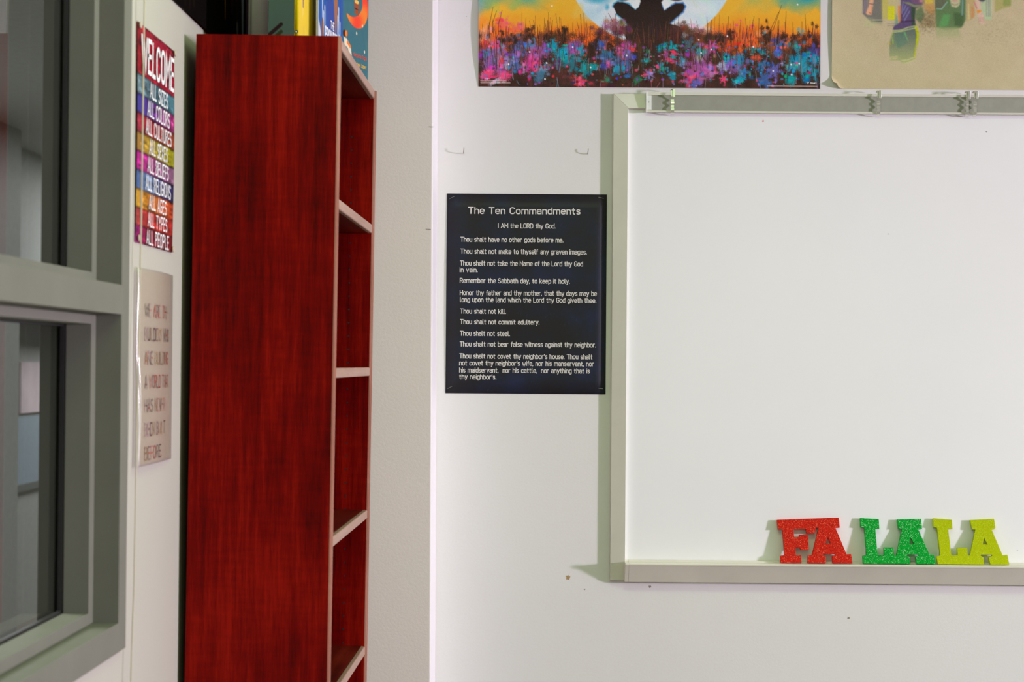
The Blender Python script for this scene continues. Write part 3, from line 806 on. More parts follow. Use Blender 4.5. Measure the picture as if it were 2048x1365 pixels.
def wl(s, y_top, y_bot, x0_, x1_):
    text(mb, s, (.0045, x0_/1000, WHt-y_bot/1000), UL, VL, NL, (y_bot-y_top)/1000, (x1_-x0_)/1000, .14, .25, depth=.0008, jitter=.02)
wl('WELCOME', 22, 80, 26, 304)
for s, (a, b, cs), x0_, x1_ in zip(('ALL SIZES', 'ALL COLORS', 'ALL CULTURES', 'ALL SEXES', 'ALL BELIEFS', 'ALL RELIGIONS', 'ALL AGES', 'ALL TYPES', 'ALL PEOPLE'), rows[1:],
        (98, 78, 66, 96, 84, 68, 98, 90, 80), (252, 270, 288, 254, 264, 286, 248, 256, 272)):
    wl(s, a+4, b-5, x0_, x1_)
mb.build('lettering', M['inkwhite'], welc, fix=False)
for (u, v) in ((.03, .985), (.975, .985), (.05, .02), (.975, .015)):
    p = MB(); disc(p, (.0045, u*WWd, v*WHt), .0062, .0035, 14, 'x'); p.build('pushpin', M['pin'], welc, .0012)
# builders poster in a clear sleeve
By0, By1, Bz0, Bz1 = 3.288, 3.598, 1.3135, 1.6645
BWd, BHt = By1-By0, Bz1-Bz0
bp = thing('poster', 'cream lettered poster in a clear plastic sleeve on the left wall, below the plank-patterned poster', 'poster', (XL, By0, Bz0))
def bow(u, v): return .0025+.007*np.sin(np.pi*u)*(.5+.5*v)+.005*(1-v)*(1-u)
c = Canvas(80, 90, 0, 0, 4, (194, 190, 166)); c.grain(1.5)
grid_art('sheet', c.out(.96), lambda u, v: np.stack([bow(u, v), .022+u*(BWd-.022), v*BHt], 1), M['artm'], bp)
mb = MB()
pal = [lin(q) for q in ((170, 96, 84), (150, 138, 130), (164, 146, 110), (120, 100, 90), (196, 150, 138), (186, 120, 90), (140, 142, 126), (196, 180, 142), (110, 96, 92), (200, 90, 66), (190, 174, 166))]
for i, (s, x1_) in enumerate(zip(('WE ARE THE', 'BUILDERS WHO', 'ARE BUILDING', 'A WORLD THAT', 'HAS NEVER', 'BEEN BUILT', 'BEFORE.'), (252, 270, 266, 274, 236, 240, 206))):
    zb = BHt-(.083+.0435*i)
    v = zb/BHt
    for cidx in range(1):
        k0 = len(mb.v)
        text(mb, s, (0, .058, zb), UL, VL, NL, .0225, x1_/1000-.058, .13, depth=.0, colors=pal)
        for q in range(k0, len(mb.v)):
            x_, y_, z_ = mb.v[q]; mb.v[q] = (float(bow(np.array(y_/BWd), np.array(z_/BHt)))+.0007, y_, z_)
lo = mb.build('lettering', M['artm'], bp, fix=False); color_attr(lo, mb.c)
sl_ = MB(); NN = 12
for i in range(NN):
    for j in range(NN):
        q = []
        for (a, b) in ((i, j), (i+1, j), (i+1, j+1), (i, j+1)):
            u, v = a/NN, b/NN
            q.append((float(bow(np.array(u), np.array(v)))+.0016, -.012+u*(BWd+.016), -.003+v*(BHt+.006)))
        sl_.quad(*q)
sl_.build('plastic_sleeve', M['sleeve'], bp, smooth=True, weld=True)
eg = MB()  # opaque pale tubes paint the highlight along the sleeve's rolled edge
for ey, er in ((-.0015, .0022), (.0125, .0014)):
    eg.tube([(float(bow(np.array(.02), np.array(t_)))+.0022+.0015*math.sin(9*t_+ey*400), ey+.0012*math.sin(7*t_), -.003+t_*(BHt+.006)) for t_ in np.linspace(0, 1, 24)], er, 8)
tag(eg.build('sleeve_edge', M['edgeglint'], bp, smooth=True), 'rolled plastic sleeve edge with its highlight in the pale colour')
# pull cord
cps = [on_x(x, y, XL+.016) for x, y in ((289, 0), (286, 200), (281.5, 500), (276, 750), (272.5, 900), (270.5, 1050), (268, 1180), (264, 1290), (262, 1365))]
cps = [cps[0]+(cps[0]-cps[1])*1.9]+cps+[cps[-1]+(cps[-1]-cps[-2])*2]
mb = MB(); pp = []
for i in range(len(cps)-1):
    for t_ in (0, .5): pp.append(cps[i].lerp(cps[i+1], t_))
mb.tube(pp+[cps[-1]], .0014, 8)
tag(mb.build('pull_cord', M['cord'], smooth=True), 'thin cream pull cord hanging beside the window in front of the wall posters', 'cord')

# ================================================================ BACK WALL POSTERS
# commandments poster, 16 x 20 in
Tx0, Tx1, Tz0, Tz1 = -.2710, .1357, 1.4244, 1.9325
tc = thing('poster', 'dark navy text poster stapled to the back wall left of the whiteboard', 'poster', (Tx0, YB, Tz0))
TW, TH = Tx1-Tx0, Tz1-Tz0
def tbow(u, v): return -(.0012+.0016*(1-u)**2*np.sin(np.pi*v)+.0010*u)
sh = MB(); NN = 14
for i in range(NN):
    for j in range(NN):
        sh.quad(*[(a/NN*TW, float(tbow(a/NN, b/NN)), b/NN*TH) for a, b in ((i, j), (i+1, j), (i+1, j+1), (i, j+1))])
so = sh.build('sheet', M['navy'], tc, smooth=True, weld=True)
sd = so.modifiers.new('thick', 'SOLIDIFY'); sd.thickness = .0004; sd.offset = -1
lines = [("The Ten Commandments", 937, 1160, 427.2, 12.2), ("I AM the LORD thy God.", 996.5, 1110.5, 456, 8.7),
 ("Thou shalt have no other gods before me.", 921.5, 1126, 483.4, 8.9), ("Thou shalt not make to thyself any graven images.", 921.5, 1173, 507.2, 8.9),
 ("Thou shalt not take the Name of the Lord thy God", 920.5, 1165.3, 531, 8.9), ("in vain.", 920, 954.8, 544.2, 8.7), ("Remember the Sabbath day, to keep it holy.", 920.3, 1139, 565.8, 8.9),
 ("Honor thy father and thy mother, that thy days may be", 920.3, 1193, 590.2, 8.9), ("long upon the land which the Lord thy God giveth thee.", 920.5, 1191.8, 604, 8.9),
 ("Thou shalt not kill.", 921, 1011.3, 627, 8.8), ("Thou shalt not commit adultery.", 920.8, 1078.3, 648.2, 8.8), ("Thou shalt not steal.", 920.5, 1019.3, 671.5, 8.8),
 ("Thou shalt not bear false witness against thy neighbor.", 920, 1191.2, 692.8, 8.9), ("Thou shalt not covet thy neighbor's house. Thou shalt", 919.5, 1184.4, 716.7, 8.9),
 ("not covet thy neighbor's wife, nor his manservant, nor", 919, 1187.4, 730.8, 8.9), ("his maidservant,  nor his cattle,  nor anything that is", 919, 1179, 745, 8.9), ("thy neighbor's.", 919, 992, 758.3, 8.9)]
for li, (s, xa, xb_, yb, cp) in enumerate(lines):
    mb = MB()
    pa, pb = on_y(xa, yb, YB-.002), on_y(xb_, yb+.0075*(xb_-xa)*.9, YB-.002)
    k0 = 0
    text(mb, s, (pa.x-Tx0, 0, pa.z-Tz0), (1, 0, 0), (0, 0, 1), (0, -1, 0), cp/787.5, pb.x-pa.x, .165 if li == 0 else .155, .19, depth=0)
    for q in range(len(mb.v)):
        x_, y_, z_ = mb.v[q]; mb.v[q] = (x_, float(tbow(x_/TW, z_/TH))-.0007, z_)
    mb.build('heading' if li == 0 else 'lettering', M['ink'], tc, fix=False)
for (xa, ya, xb_, yb) in ((899, 398, 908.5, 393), (1197, 395, 1207, 397), (895, 778, 904, 773), (1197, 777, 1206, 778)):
    a, b = on_y(xa, ya, YB-.004), on_y(xb_, yb, YB-.004)
    off = Vector(tc.location); a -= off; b -= off
    mb = MB(); mb.tube([a+Vector((0, .004, 0)), a, b, b+Vector((0, .004, 0))], .0004, 6); mb.build('staple', M['wire'], tc)

# flower poster: 34 in wide, printed at ~1.27 mm steps
FXa, FXb, FZ0, FZ1 = -.1932, .6755, 2.2055, 2.7
k0 = 957.
c = Canvas(684, 390, 957, -213, 1., (232, 160, 40))
Xg, Yg = c.X, c.Y
def blend(mask, col):
    c.a[:] = c.a*(1-mask[..., None])+np.array(col, float)*mask[..., None]
def sm(x): return np.clip(x, 0, 1)
nz = sum(np.sin(Xg/s1+p1)*np.cos(Yg/s2+p2) for s1, s2, p1, p2 in ((41, 23, 0, 1), (17, 31, 2, 0), (9, 13, 1, 4)))*6
edge = np.minimum(Xg-957, 1640-Xg)
blend(sm((70-Yg+nz)/90), (222, 176, 60))
blend(sm((26-Yg+nz+.0*Xg)/40)*sm((165-edge+nz*2)/70), (120, 170, 120))
blend(sm((22-Yg+nz)/50)*sm((120-edge+nz*2)/110), (30, 140, 170))
blend(sm((55-Yg+nz)/30)*sm((12-(Xg-957))/20), (96, 160, 190))
blend(sm((Yg-26+nz)/40), (238, 146, 40)); blend(sm((Yg-46+nz)/34), (234, 96, 38))
# moon
d = np.hypot(Xg-1301, Yg+83)
blend(sm((174-d)/3), (192, 212, 220)); blend(sm((150-d)/50), (208, 216, 218))
for x, y, rx, ry, col, al in ((1195, 0, 34, 12, (60, 160, 190), .8), (1213, 15, 6, 9, (80, 165, 195), .9), (1180, 30, 22, 18, (170, 200, 212), .7), (1230, 30, 30, 14, (214, 206, 214), .6), (1400, 20, 40, 20, (216, 222, 226), .7), (1372, 45, 30, 15, (222, 220, 224), .8), (1250, -60, 50, 30, (150, 190, 210), .5), (1370, -80, 40, 40, (170, 200, 215), .5)):
    c.ell(x, y, rx, ry, col, al, .7, .05)
for _ in range(60):
    x, y = rng.uniform(960, 1640), rng.uniform(-40, 60)
    c.line([(x, y), (x+rng.uniform(-20, 20), y+rng.uniform(4, 20))], rng.uniform(6, 16), c.a[min(389, max(0, int(y+213))), min(683, int(x-957))]+rng.normal(0, 9, 3), .4, 6)
# seated dark silhouette against the moon
q = lambda pts: [(1120+x/5.689, y/5.689) for x, y in pts]
ltl = q([(600, 80), (615, 50), (650, 28), (700, 30), (770, 52), (852, 118), (890, 85), (918, 0), (918, -60), (1142, -60), (1142, 0), (1155, 70), (1178, 128), (1262, 70), (1310, 42), (1390, 40), (1415, 75), (1390, 135), (1240, 270), (1420, 330), (1300, 560), (800, 560), (700, 330), (765, 300), (735, 240), (640, 165)])
c.line(ltl[:7]+[], 5, (66, 150, 186), .9, 3)
c.line(ltl[11:19], 5, (70, 120, 180), .9, 3); c.line(ltl[23:], 4.5, (66, 150, 186), .9, 3)
c.poly(ltl, (40, 30, 28), 1, 1, (58, 40, 38))
c.ell(1245, -14, 24, 18, (52, 40, 50), 1, .2); c.ell(1352, -14, 24, 18, (52, 40, 50), 1, .2)
c.poly(q([(800, 60), (860, -5), (905, -5), (890, 80), (852, 112)]), (214, 226, 226), 1, 1)
c.poly(q([(1158, -5), (1205, -5), (1255, 62), (1182, 118), (1165, 70)]), (218, 224, 226), 1, 1)
c.poly([(1282, 5), (1262, -30), (1232, -48), (1226, -72), (1262, -90), (1288, -96), (1290, -112), (1316, -112), (1318, -96), (1344, -90), (1380, -72), (1374, -48), (1344, -30), (1322, 5)], (40, 30, 30), 1, 2)
c.ell(1303, -132, 24, 30, (40, 30, 30), 1, .12)
# meadow
for x, y, rx, ry, col, al in ((1213, 54, 16, 10, (190, 170, 196), .6), (1226, 50, 20, 12, (150, 84, 96), .75), (1240, 62, 22, 14, (120, 62, 66), .8), (1200, 66, 20, 12, (110, 60, 56), .7), (1252, 58, 14, 12, (96, 56, 60), .8), (1365, 56, 18, 12, (104, 66, 66), .8), (1385, 66, 24, 14, (92, 56, 52), .85), (1350, 62, 16, 14, (80, 50, 48), .85), (1405, 58, 24, 10, (220, 206, 208), .7), (1412, 72, 22, 12, (110, 62, 50), .75), (1430, 66, 16, 10, (206, 110, 76), .6)):
    c.ell(x, y, rx, ry, col, al, .6, .2)
    for _ in range(6): c.ell(x+rng.normal(0, rx*.6), y+rng.normal(0, ry*.6), rx*.35, ry*.45, np.array(col)+rng.normal(0, 16, 3), .7, .5, .2)
hor = 92+10*np.sin(Xg/37)+7*np.sin(Xg/13+1)+5*np.sin(Xg/5.3)-26*np.exp(-((Xg-1300)/110)**2)
blend(sm((Yg-hor+rng.normal(0, 5, Xg.shape))/16), (60, 40, 34))
for _ in range(900):
    x = rng.uniform(957, 1640); y = rng.uniform(70, 176)
    c.ell(x, y, rng.uniform(3, 12), rng.uniform(4, 14), random.choice([(46, 30, 28), (70, 38, 36), (84, 44, 44), (60, 52, 34), (52, 40, 46), (90, 50, 40)]), .6, .6, .25)
PK, PU, MG, BL_, TE, CY, RD, OR, GR, LV_ = (226, 74, 122), (132, 96, 176), (176, 84, 156), (72, 104, 178), (24, 150, 160), (20, 160, 190), (206, 60, 66), (232, 96, 44), (50, 120, 90), (150, 130, 196)
blobs = [(985, 95, 16, 26, RD, .7), (1008, 50, 14, 12, PK, .55), (1030, 60, 12, 8, (228, 90, 90), .7), (1000, 70, 22, 20, OR, .6), (970, 70, 12, 18, (236, 150, 110), .7), (1042, 55, 10, 8, (232, 104, 110), .7),
 (975, 108, 18, 10, BL_, .8), (1000, 100, 20, 14, PU, .8), (992, 93, 12, 8, PK, .8), (985, 128, 26, 20, PU, .8), (1008, 132, 14, 16, MG, .7), (1003, 125, 6, 8, RD, .8), (975, 150, 20, 12, PK, .9), (1006, 155, 18, 12, PK, .9), (990, 166, 16, 5, (206, 196, 226), .7), (1020, 126, 10, 16, LV_, .8),
 (1040, 95, 20, 18, BL_, .7), (1032, 110, 16, 12, (110, 100, 180), .8), (1048, 135, 8, 12, (190, 110, 170), .8), (1030, 135, 12, 14, (60, 110, 180), .7), (1063, 90, 14, 12, (84, 130, 180), .9), (1070, 110, 20, 20, MG, .7), (1066, 130, 16, 24, (214, 60, 140), .85), (1078, 140, 10, 14, PK, .8), (1090, 100, 16, 14, (150, 90, 170), .8),
 (1105, 92, 12, 10, CY, .8), (1124, 110, 20, 14, CY, .95), (1110, 98, 8, 8, TE, .9), (1130, 116, 14, 10, TE, .9), (1088, 138, 16, 10, (80, 160, 190), .8), (1080, 155, 18, 12, (60, 120, 150), .8), (1115, 130, 14, 12, (96, 60, 110), .7), (1148, 96, 20, 16, PU, .85), (1160, 103, 10, 10, CY, .95), (1146, 128, 22, 12, (40, 130, 150), .7), (1168, 132, 16, 8, TE, .95), (1182, 136, 16, 8, TE, .95), (1172, 146, 14, 8, (30, 140, 140), .8), (1150, 105, 6, 10, MG, .6),
 (1200, 90, 13, 10, BL_, .95), (1212, 112, 20, 14, (60, 116, 176), .8), (1218, 128, 12, 10, LV_, .7), (1216, 130, 8, 6, PK, .95), (1240, 130, 22, 18, (80, 110, 180), .75), (1253, 92, 12, 12, MG, .9), (1240, 105, 16, 10, (186, 84, 130), .8), (1264, 98, 8, 7, RD, .9), (1256, 110, 14, 10, (120, 110, 180), .8), (1238, 140, 10, 14, CY, .6), (1210, 165, 22, 8, (110, 40, 44), .7), (1158, 163, 14, 10, RD, .85), (1160, 166, 8, 10, PK, .7), (1140, 160, 16, 10, (90, 40, 50), .7), (1215, 160, 8, 6, GR, .9), (1275, 160, 10, 8, (36, 110, 80), .9), (1295, 104, 8, 5, GR, .8), (1293, 121, 9, 6, (60, 150, 150), .8), (1299, 148, 10, 9, LV_, .75), (1290, 150, 5, 5, PK, .6),
 (1324, 95, 14, 8, TE, 1), (1344, 93, 14, 8, TE, 1), (1347, 107, 9, 6, (222, 60, 100), .95), (1332, 110, 12, 5, MG, .8), (1339, 120, 9, 6, (222, 70, 110), .9), (1346, 114, 8, 4, TE, .9), (1322, 136, 12, 9, (36, 140, 130), .9), (1315, 134, 6, 4, PK, .9), (1345, 152, 12, 8, CY, .7), (1380, 90, 16, 12, (70, 110, 120), .7), (1403, 106, 13, 10, (50, 160, 176), .95), (1365, 125, 11, 10, (70, 150, 180), .9), (1424, 94, 13, 11, (196, 84, 160), .95), (1400, 130, 26, 22, (160, 84, 160), .85), (1385, 145, 20, 14, MG, .85), (1378, 160, 16, 12, PK, .75), (1420, 140, 14, 18, (206, 100, 170), .7), (1390, 168, 14, 8, (90, 100, 190), .8), (1445, 132, 9, 12, (170, 190, 226), .8), (1447, 158, 8, 7, PK, .9), (1455, 118, 16, 10, CY, .85), (1470, 130, 18, 20, PU, .8), (1480, 118, 16, 10, (30, 140, 180), .85), (1487, 145, 10, 12, (60, 130, 190), .8), (1478, 160, 16, 8, CY, .9), (1507, 95, 12, 8, TE, .85), (1525, 103, 9, 7, TE, .8), (1505, 78, 12, 10, OR, .7), (1463, 80, 26, 16, (220, 84, 44), .75), (1490, 75, 22, 16, (232, 100, 50), .75), (1545, 80, 30, 20, (226, 120, 70), .5), (1557, 84, 18, 12, (80, 80, 150), .7), (1555, 105, 10, 12, BL_, .9), (1548, 140, 16, 14, (100, 100, 180), .85), (1525, 130, 14, 10, (50, 110, 170), .8), (1530, 160, 22, 12, (60, 100, 170), .8), (1590, 90, 16, 10, (50, 140, 160), .7), (1597, 92, 6, 5, CY, .8), (1600, 125, 24, 16, CY, .8), (1625, 115, 18, 14, (10, 150, 190), .95), (1582, 130, 10, 10, (60, 170, 190), .8), (1582, 158, 14, 12, TE, .9), (1620, 140, 20, 18, (20, 150, 180), .7), (1628, 100, 10, 14, (60, 60, 140), .7), (1600, 62, 10, 8, (120, 160, 150), .6), (1528, 66, 5, 6, (80, 140, 160), .8), (1472, 50, 3, 4, PK, .8), (1503, 52, 3, 3, PK, .8), (1480, 40, 2, 2, PK, .8)]
for x, y, rx, ry, col, al in blobs:
    pt = random.choice([0, 5, 6, 0])
    c.ell(x, y, rx, ry, col, al, .45, .16, rng.uniform(0, 3), pt)
    for _ in range(5):
        c.ell(x+rng.normal(0, rx*.7), y+rng.normal(0, ry*.7), rx*rng.uniform(.2, .5), ry*rng.uniform(.2, .5), np.array(col)+rng.normal(0, 22, 3), .75, .5, .15)
for _ in range(260):
    x, y = rng.uniform(960, 1638), rng.uniform(86, 172)
    col = random.choice([PK, PU, MG, BL_, TE, CY, RD, LV_, (60, 40, 40), (50, 36, 34)])
    c.ell(x, y, rng.uniform(1.5, 4), rng.uniform(1.5, 4), np.array(col)+rng.normal(0, 18, 3), .8, .5, .1)
for x, y, w_ in ((1005, 78, 12), (1050, 70, 12), (1062, 74, 10), (1125, 66, 14), (1095, 75, 8), (1190, 85, 12), (1025, 86, 16), (1180, 104, 8), (1222, 95, 10), (1463, 72, 12), (1530, 62, 10), (1560, 74, 14), (1585, 80, 16), (1622, 70, 14), (1532, 80, 10), (1440, 85, 14)):
    for _ in range(10): c.ell(x+rng.normal(0, w_*.4), y+rng.normal(0, 7), rng.uniform(2, 5), rng.uniform(3, 8), (52, 34, 28), .75, .5, .2)
for _ in range(520):        # grasses
    x = rng.uniform(957, 1640); yb = rng.uniform(70, 150); L = rng.uniform(14, 46)
    t_ = rng.normal(0, 3)
    c.line([(x, yb), (x+t_*.4, yb-L*.5), (x+t_, yb-L)], rng.uniform(.8, 1.7), random.choice([(60, 36, 30), (96, 52, 44), (70, 46, 66), (120, 66, 50), (50, 34, 30), (90, 70, 40)]), .8, .8, .5)
for x0_, y0_, x1_, y1_ in ((978, 55, 985, 18), (985, 48, 992, 25), (996, 52, 1003, 24), (1103, 70, 1104, 42), (1162, 60, 1160, 30), (1168, 60, 1167, 28), (1540, 60, 1556, 24), (1545, 60, 1562, 10), (1455, 60, 1456, 33), (1420, 60, 1421, 40), (1516, 70, 1517, 36), (1570, 60, 1571, 22), (1225, 45, 1216, 28), (1232, 46, 1230, 30), (1611, 60, 1609, 28)):
    c.line([(x0_, y0_+20), (x0_, y0_), (x1_, y1_)], 1.6, (70, 46, 36), .85, .8, .7)
for _ in range(110):
    x = rng.uniform(957, 1640); y = rng.uniform(95, 165)
    c.line([(x, y), (x+rng.normal(0, 3), y+rng.uniform(8, 26))], 1.1, random.choice([(40, 26, 26), (150, 120, 150), (90, 150, 170), (190, 90, 110), (60, 90, 120)]), .7, .8)
for x, y in ((1059, 106), (1145, 96), (1093, 128), (1181, 136), (1253, 112), (1017, 131), (1397, 80), (1454, 72), (1402, 106), (1422, 99), (1506, 93), (1582, 128), (1583, 148), (1546, 141), (1598, 126), (1594, 8), (1103, 14), (1090, 160)):
    c.ell(x, y, 2, 2.3, (236, 232, 232), .95, .4)
c.grain(3.5)
c.line([(962, 164), (1012, 164)], 2.4, (220, 200, 190), .55, .8); c.line([(962, 168), (1020, 168)], 2.4, (226, 206, 200), .55, .8)
c.line([(1534, 171), (1634, 171.4)], 1.2, (222, 200, 190), .8, .6); 
fp = thing('poster', 'flower meadow poster with a dark figure before a pale moon above the whiteboard', 'poster', (FXa, YB, FZ0))
FWd, FHt = FXb-FXa, .4965
def fbow(u, v): return -(.0012+.0085*np.clip(1-u*5, 0, 1)**2*np.sin(np.pi*np.clip(v*1.6, 0, 1))+.0012*u)
fo = grid_art('sheet', c.out(1.36), lambda u, v: np.stack([u*FWd, fbow(u, v), v*FHt+.0015*u*0], 1), M['art'], fp)
mb = MB(); text(mb, 'TP', (1613.5*.00127-957*.00127, 0, .0125), (1, 0, 0), (0, 0, 1), (0, -1, 0), .0045, .006, .2, depth=.0045)
text(mb, 'Mowery', (1622*.00127-957*.00127, 0, .0125), (1, 0, 0), (0, 0, 1), (0, -1, 0), .004, .0145, .2, depth=.0045)
mb.v = [(x_, float(fbow(x_/FWd, z_/FHt))-.0005, z_) for x_, y_, z_ in mb.v]
mb.build('lettering', M['inkwhite'], fp, fix=False)

# beige poster with figures, 24 in wide
GX0 = .7045; GW = .61; GZ0, GZ1 = 2.2060, 2.72
c = Canvas(481, 405, 1663, -227, 1., (186, 174, 138))
Xg, Yg = c.X, c.Y
def blend(mask, col):
    c.a[:] = c.a*(1-mask[..., None])+np.array(col, float)*mask[..., None]
for _ in range(260):
    x, y = rng.uniform(1663, 2144), rng.uniform(-227, 178)
    c.ell(x, y, rng.uniform(14, 50), rng.uniform(8, 24), random.choice([(184, 172, 134), (190, 180, 148), (180, 166, 130), (192, 178, 146), (184, 168, 138)]), .3, .9)
def P6(*pts): return [(1700+x/10.5, y/10.5) for x, y in pts]
def P5(*pts): return [(1880+x/11.375, y/11.375) for x, y in pts]
c.poly(P6((265, -1500), (660, -1500), (672, 480), (470, 480), (260, 280)), (104, 104, 100), .85, 2)
c.poly(P6((265, -1500), (420, -1500), (330, 260), (265, 280)), (110, 96, 116), .9, 1)
for x in (300, 330, 362): c.line(P6((x+20, -300), (x-20, 250)), 1, (170, 160, 150), .8)
c.poly(P6((420, -300), (520, -300), (480, 60), (470, 150), (440, 300), (360, 300), (320, 260), (380, 120)), (216, 166, 130), 1, 1)
c.line(P6((385, 60), (480, 75)), 1.2, (80, 70, 90)); c.line(P6((400, 250), (430, 280)), 1, (120, 70, 50)); c.line(P6((440, 120), (450, 280)), 2, (204, 130, 90), .7)
for y in (405, 455): c.line(P6((475, y), (672, y)), 1.6, (176, 178, 136), .9)
c.line(P6((478, 430), (672, 430)), 1.3, (90, 96, 84), .9)
c.poly(P6((640, -1500), (800, -1500), (790, 380), (680, 380), (660, 200)), (184, 178, 60), .55, 5)
c.ell(1738, 45, 18, 14, (176, 182, 132), .5, .6)
c.poly(P6((780, -1500), (950, -1500), (960, 410), (780, 410)), (190, 178, 120), .5, 3)
for x in (820, 895): c.poly(P6((x-30, 110), (x+35, 110), (x+30, 405), (x-25, 405)), (204, 206, 20), .95, 2)
c.poly(P6((770, 410), (955, 418), (955, 530), (768, 520)), (186, 174, 146), .9, 1)
for y in (480, 525): c.line(P6((775, y), (950, y)), .9, (120, 110, 80), .8)
# central figure: sweatshirt and shorts
c.poly(P6((1000, 100), (1080, 100), (1080, 480), (1020, 460), (1000, 300)), (206, 120, 56), .8, 3)
c.poly(P6((960, 250), (1000, 420), (1000, 560), (930, 520)), (90, 140, 120), .7, 3)
c.poly(P6((1050, -1500), (1520, -1500), (1540, 60), (1480, 130), (1370, 160), (1360, 480), (1385, 520), (1200, 560), (930, 625), (890, 600), (910, 540), (1060, 440)), (100, 86, 132), 1, 1, (88, 72, 108))
c.poly(P6((1270, 120), (1370, 150), (1350, 420), (1375, 500), (1290, 520)), (52, 76, 50), .9, 3)
for a, b in (((1210, 140), (1110, 330)), ((1160, 100), (1120, 200)), ((1240, 220), (1130, 420)), ((1100, 60), (1080, 260))): c.line(P6(a, b), 2.2, (126, 146, 186), .7, 1.5)
c.line(P6((1060, 440), (1340, 420)), 3, (60, 44, 70), .8, 2)
c.poly(P6((1060, 15), (1230, 30), (1330, 75), (1500, 85), (1470, 130), (1340, 130), (1200, 70)), (130, 150, 90), .8, 1)
c.poly(P6((1200, -300), (1550, -300), (1555, 50), (1420, 75), (1300, 40)), (116, 86, 110), .9, 2); c.poly(P6((1440, -100), (1530, -100), (1520, 30), (1440, 30)), (186, 130, 140), .9, 2)
c.poly(P6((905, 620), (1200, 560), (1380, 520), (1435, 680), (1425, 850), (1380, 1010), (1350, 1260), (1080, 1330), (1060, 1260), (820, 1250), (830, 900), (860, 740)), (82, 96, 96), 1, 1, (166, 172, 112))
c.poly(P6((1345, 530), (1385, 520), (1440, 680), (1425, 850), (1380, 1000), (1355, 1200), (1330, 1200), (1380, 900), (1390, 700)), (190, 200, 8), .95, 2)
c.poly(P6((960, 680), (1150, 650), (1200, 900), (1000, 1000), (940, 900)), (84, 124, 104), .55, 6)
for y in (0, 45): c.line(P6((910, 628+y*.7), (1080, 615+y*.6), (1200, 560+y), (1365, 525+y)), 1.8, (188, 200, 130), .95)
c.line(P6((1140, 665), (1215, 850)), 2.6, (110, 180, 110), .9, 1, 1)
c.line(P6((905, 650), (870, 740), (900, 900)), 1.5, (170, 190, 70), .9); c.line(P6((920, 690), (910, 860)), 1.3, (110, 160, 110), .9); c.line(P6((950, 860), (985, 1000)), 1.2, (110, 160, 100), .7)
for y in (1180, 1215): c.line(P6((825, y+10), (990, y-10)), 1.6, (200, 186, 140), .9); 
for y in (1255, 1310): c.line(P6((1080, y), (1200, y-10), (1350, y-70)), 2.2, (190, 190, 136), .9)
c.poly(P6((820, 850), (850, 880), (840, 940), (822, 930)), (170, 150, 40), .9)
# second figure group to the right
c.poly(P6((1370, 170), (1500, 100), (1560, -1500), (1790, -1500), (1800, 200), (1840, 420), (1800, 560), (1500, 560), (1360, 380)), (150, 120, 70), .75, 4, (168, 154, 110))
c.poly(P6((1370, 200), (1500, 120), (1560, 300), (1480, 480), (1370, 380)), (84, 112, 76), .8, 4); c.poly(P6((1550, -1500), (1740, -1500), (1740, 60), (1570, 60)), (206, 180, 60), .8, 3)
c.poly(P6((1560, 60), (1740, 60), (1800, 200), (1700, 300), (1560, 150)), (190, 140, 80), .7, 4)
for _ in range(900):
    x, y = rng.normal(1856, 12), rng.normal(40, 12); c.ell(x, y, .9, .9, (100, 84, 60), .5, .6)
c.poly(P5((-100, -1700), (560, -1700), (572, 200), (575, 420), (480, 600), (330, 640), (100, 660), (-90, 600), (-120, 200)), (78, 110, 88), 1, 2, (96, 122, 76))
c.poly(P5((-120, -300), (150, -300), (130, 50), (0, 170), (-120, 170)), (96, 100, 80), .9, 2); c.line(P5((150, 20), (30, 175), (-90, 170)), 2, (140, 180, 164), .9)
c.poly(P5((170, -200), (460, -200), (440, 80), (360, 150), (250, 120)), (184, 180, 142), .95, 2); c.poly(P5((240, -200), (400, -200), (380, 5), (270, 10)), (190, 140, 130), .9, 2); c.line(P5((260, 60), (330, 90), (400, 60)), 1.2, (120, 120, 90))
c.poly(P5((60, 300), (230, 300), (170, 560), (-40, 600)), (90, 160, 90), .7, 7); c.poly(P5((300, 250), (540, 300), (520, 560), (330, 560)), (60, 84, 52), .6, 7)
for x in (500, 515): c.line(P5((x, -200), (x-15, 320)), 1.3, (120, 160, 170), .8)
c.poly(P5((-100, 600), (400, 600), (480, 800), (420, 920), (-100, 960)), (150, 160, 110), .8, 6, (180, 174, 134), .5)
c.poly(P5((560, -1700), (760, -1700), (780, 350), (700, 420), (590, 480)), (186, 130, 70), .8, 3, (176, 160, 110)); c.poly(P5((700, 100), (760, 150), (770, 350), (700, 400)), (196, 130, 80), .7, 3); c.line(P5((640, 60), (650, 400)), 2, (206, 200, 130), .7)
c.poly(P5((760, -400), (860, -400), (940, 220), (1000, 330), (990, 520), (880, 500), (850, 300), (830, 160)), (206, 176, 156), .95, 2); c.line(P5((770, 20), (830, 160)), 2.5, (190, 110, 120), .8, 1.5)
c.poly(P5((820, 205), (900, 195), (945, 215), (890, 260), (835, 270)), (214, 140, 50), .9, 1)
for x in (870, 905, 945, 980): c.line(P5((x, 360), (x+5, 470)), .9, (150, 110, 90), .8)
c.poly(P5((880, -1700), (1180, -1700), (1160, 430), (1010, 420), (990, 330), (920, 180)), (170, 190, 146), .9, 2)
for x in (1040, 1085, 1120): c.line(P5((x, -300), (x+8, 340)), 1.4, (120, 116, 130), .75)
c.ell(1963, -6, 9, 8, (84, 80, 90), 1, .4)
c.poly(P5((1220, -1700), (1620, -1700), (1600, 110), (1420, 160), (1230, 250)), (160, 156, 90), .8, 4); c.poly(P5((1430, -1700), (1610, -1700), (1595, 100), (1430, 100)), (132, 146, 80), .8, 2)
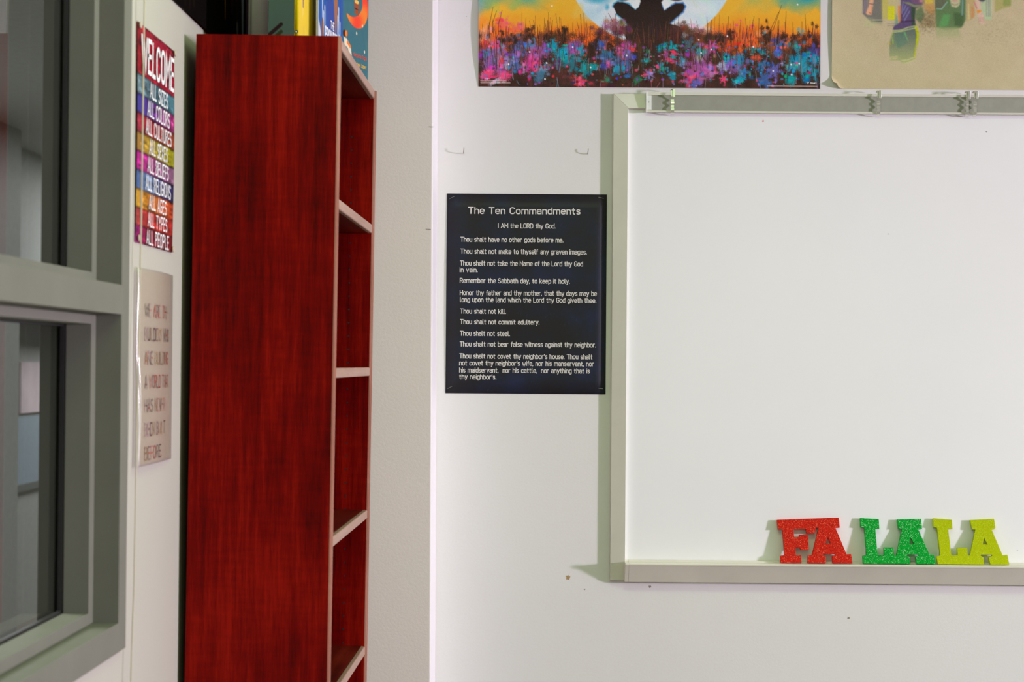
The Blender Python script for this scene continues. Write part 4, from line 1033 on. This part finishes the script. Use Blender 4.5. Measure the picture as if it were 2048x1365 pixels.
for _ in range(1500):
    x = rng.choice([1770, 1990, 1850, 2010])+rng.normal(0, 40); y = rng.normal(62, 18)
    c.ell(x, y, rng.uniform(.5, 1.1), rng.uniform(.4, .8), (120, 106, 78), rng.uniform(.2, .6), .6)
for _ in range(2):
    q_ = np.pad(c.a, ((1, 1), (1, 1), (0, 0)), mode='edge'); c.a = (q_[1:-1, 1:-1]*2+q_[:-2, 1:-1]+q_[2:, 1:-1]+q_[1:-1, :-2]+q_[1:-1, 2:])/6
blend(sm((-45-Yg)/70), (186, 174, 138))
mt_ = sum(np.sin(c.X/a_+c.Y/b_+k_) for a_, b_, k_ in ((7, 11, 0), (-5, 9, 1), (13, -6, 2)))*.5
c.a += mt_[..., None]
c.grain(3)
gp = thing('poster', 'beige poster with faded figures and a torn curled corner, right of the flower poster', 'poster', (GX0, YB, GZ0))
GHt = GZ1-GZ0
def gfn(u, v):
    x, z = u*GW, v*GHt
    y = -(.0012+(.0045*np.clip(1-u*5, 0, 1)**3)*np.sin(np.pi*np.clip(v*1.5, 0, 1)))
    # corner beyond the fold line rolls forward on itself
    s2 = math.sqrt(.5)
    fold = .026
    dd = fold-(x+z)*s2                   # >0 beyond the fold
    rad = .012
    t = np.clip(dd, 0, None)/rad
    nx = x+np.where(dd > 0, s2*(dd-rad*np.sin(t)), 0)
    nzz = z+np.where(dd > 0, s2*(dd-rad*np.sin(t)), 0)
    y = y-np.where(dd > 0, rad*(1-np.cos(t)), 0)
    return np.stack([nx, y, nzz], 1)
grid_art('sheet', c.out(1.3), gfn, M['artm'], gp)

# ================================================================ SMALL HARDWARE
def hook(x, y, L, label):
    p = on_y(x, y, YB)
    t = MB(); d = L
    t.tube([(0, 0, -.002), (-.0004, -.35*d, -.0032), (0, -.75*d, -.0015), (.0006, -d, .002), (.0012, -d*1.05, .006), (.0012, -d, .009)], .0011, 8)
    o = t.build('wire_hook', M['wire'], smooth=True); o.location = p
    tag(o, label, 'hook', 'wire hooks in the back wall')
hook(927.5, 305, .020, 'small bent wire hook in the wall near the pilaster, above the navy poster')
hook(1175.5, 306, .014, 'small bent wire hook in the wall near the whiteboard corner, above the navy poster')
for (x, y, lab) in ((863, 254, 'upper stray staple bent over the pilaster corner'), (858, 459, 'lower stray staple in the pilaster edge, level with the top of the navy poster')):
    p = on_y(x, y, YP-.0008)
    t = MB(); t.tube([(-.006, .001, .0003), (-.005, -.0006, .0004), (.003, -.0006, 0), (.0045, 0, -.0002)], .0006, 6)
    o = t.build('staple', M['wire']); o.location = p
    tag(o, lab, 'staple', 'stray staples in the pilaster corner')
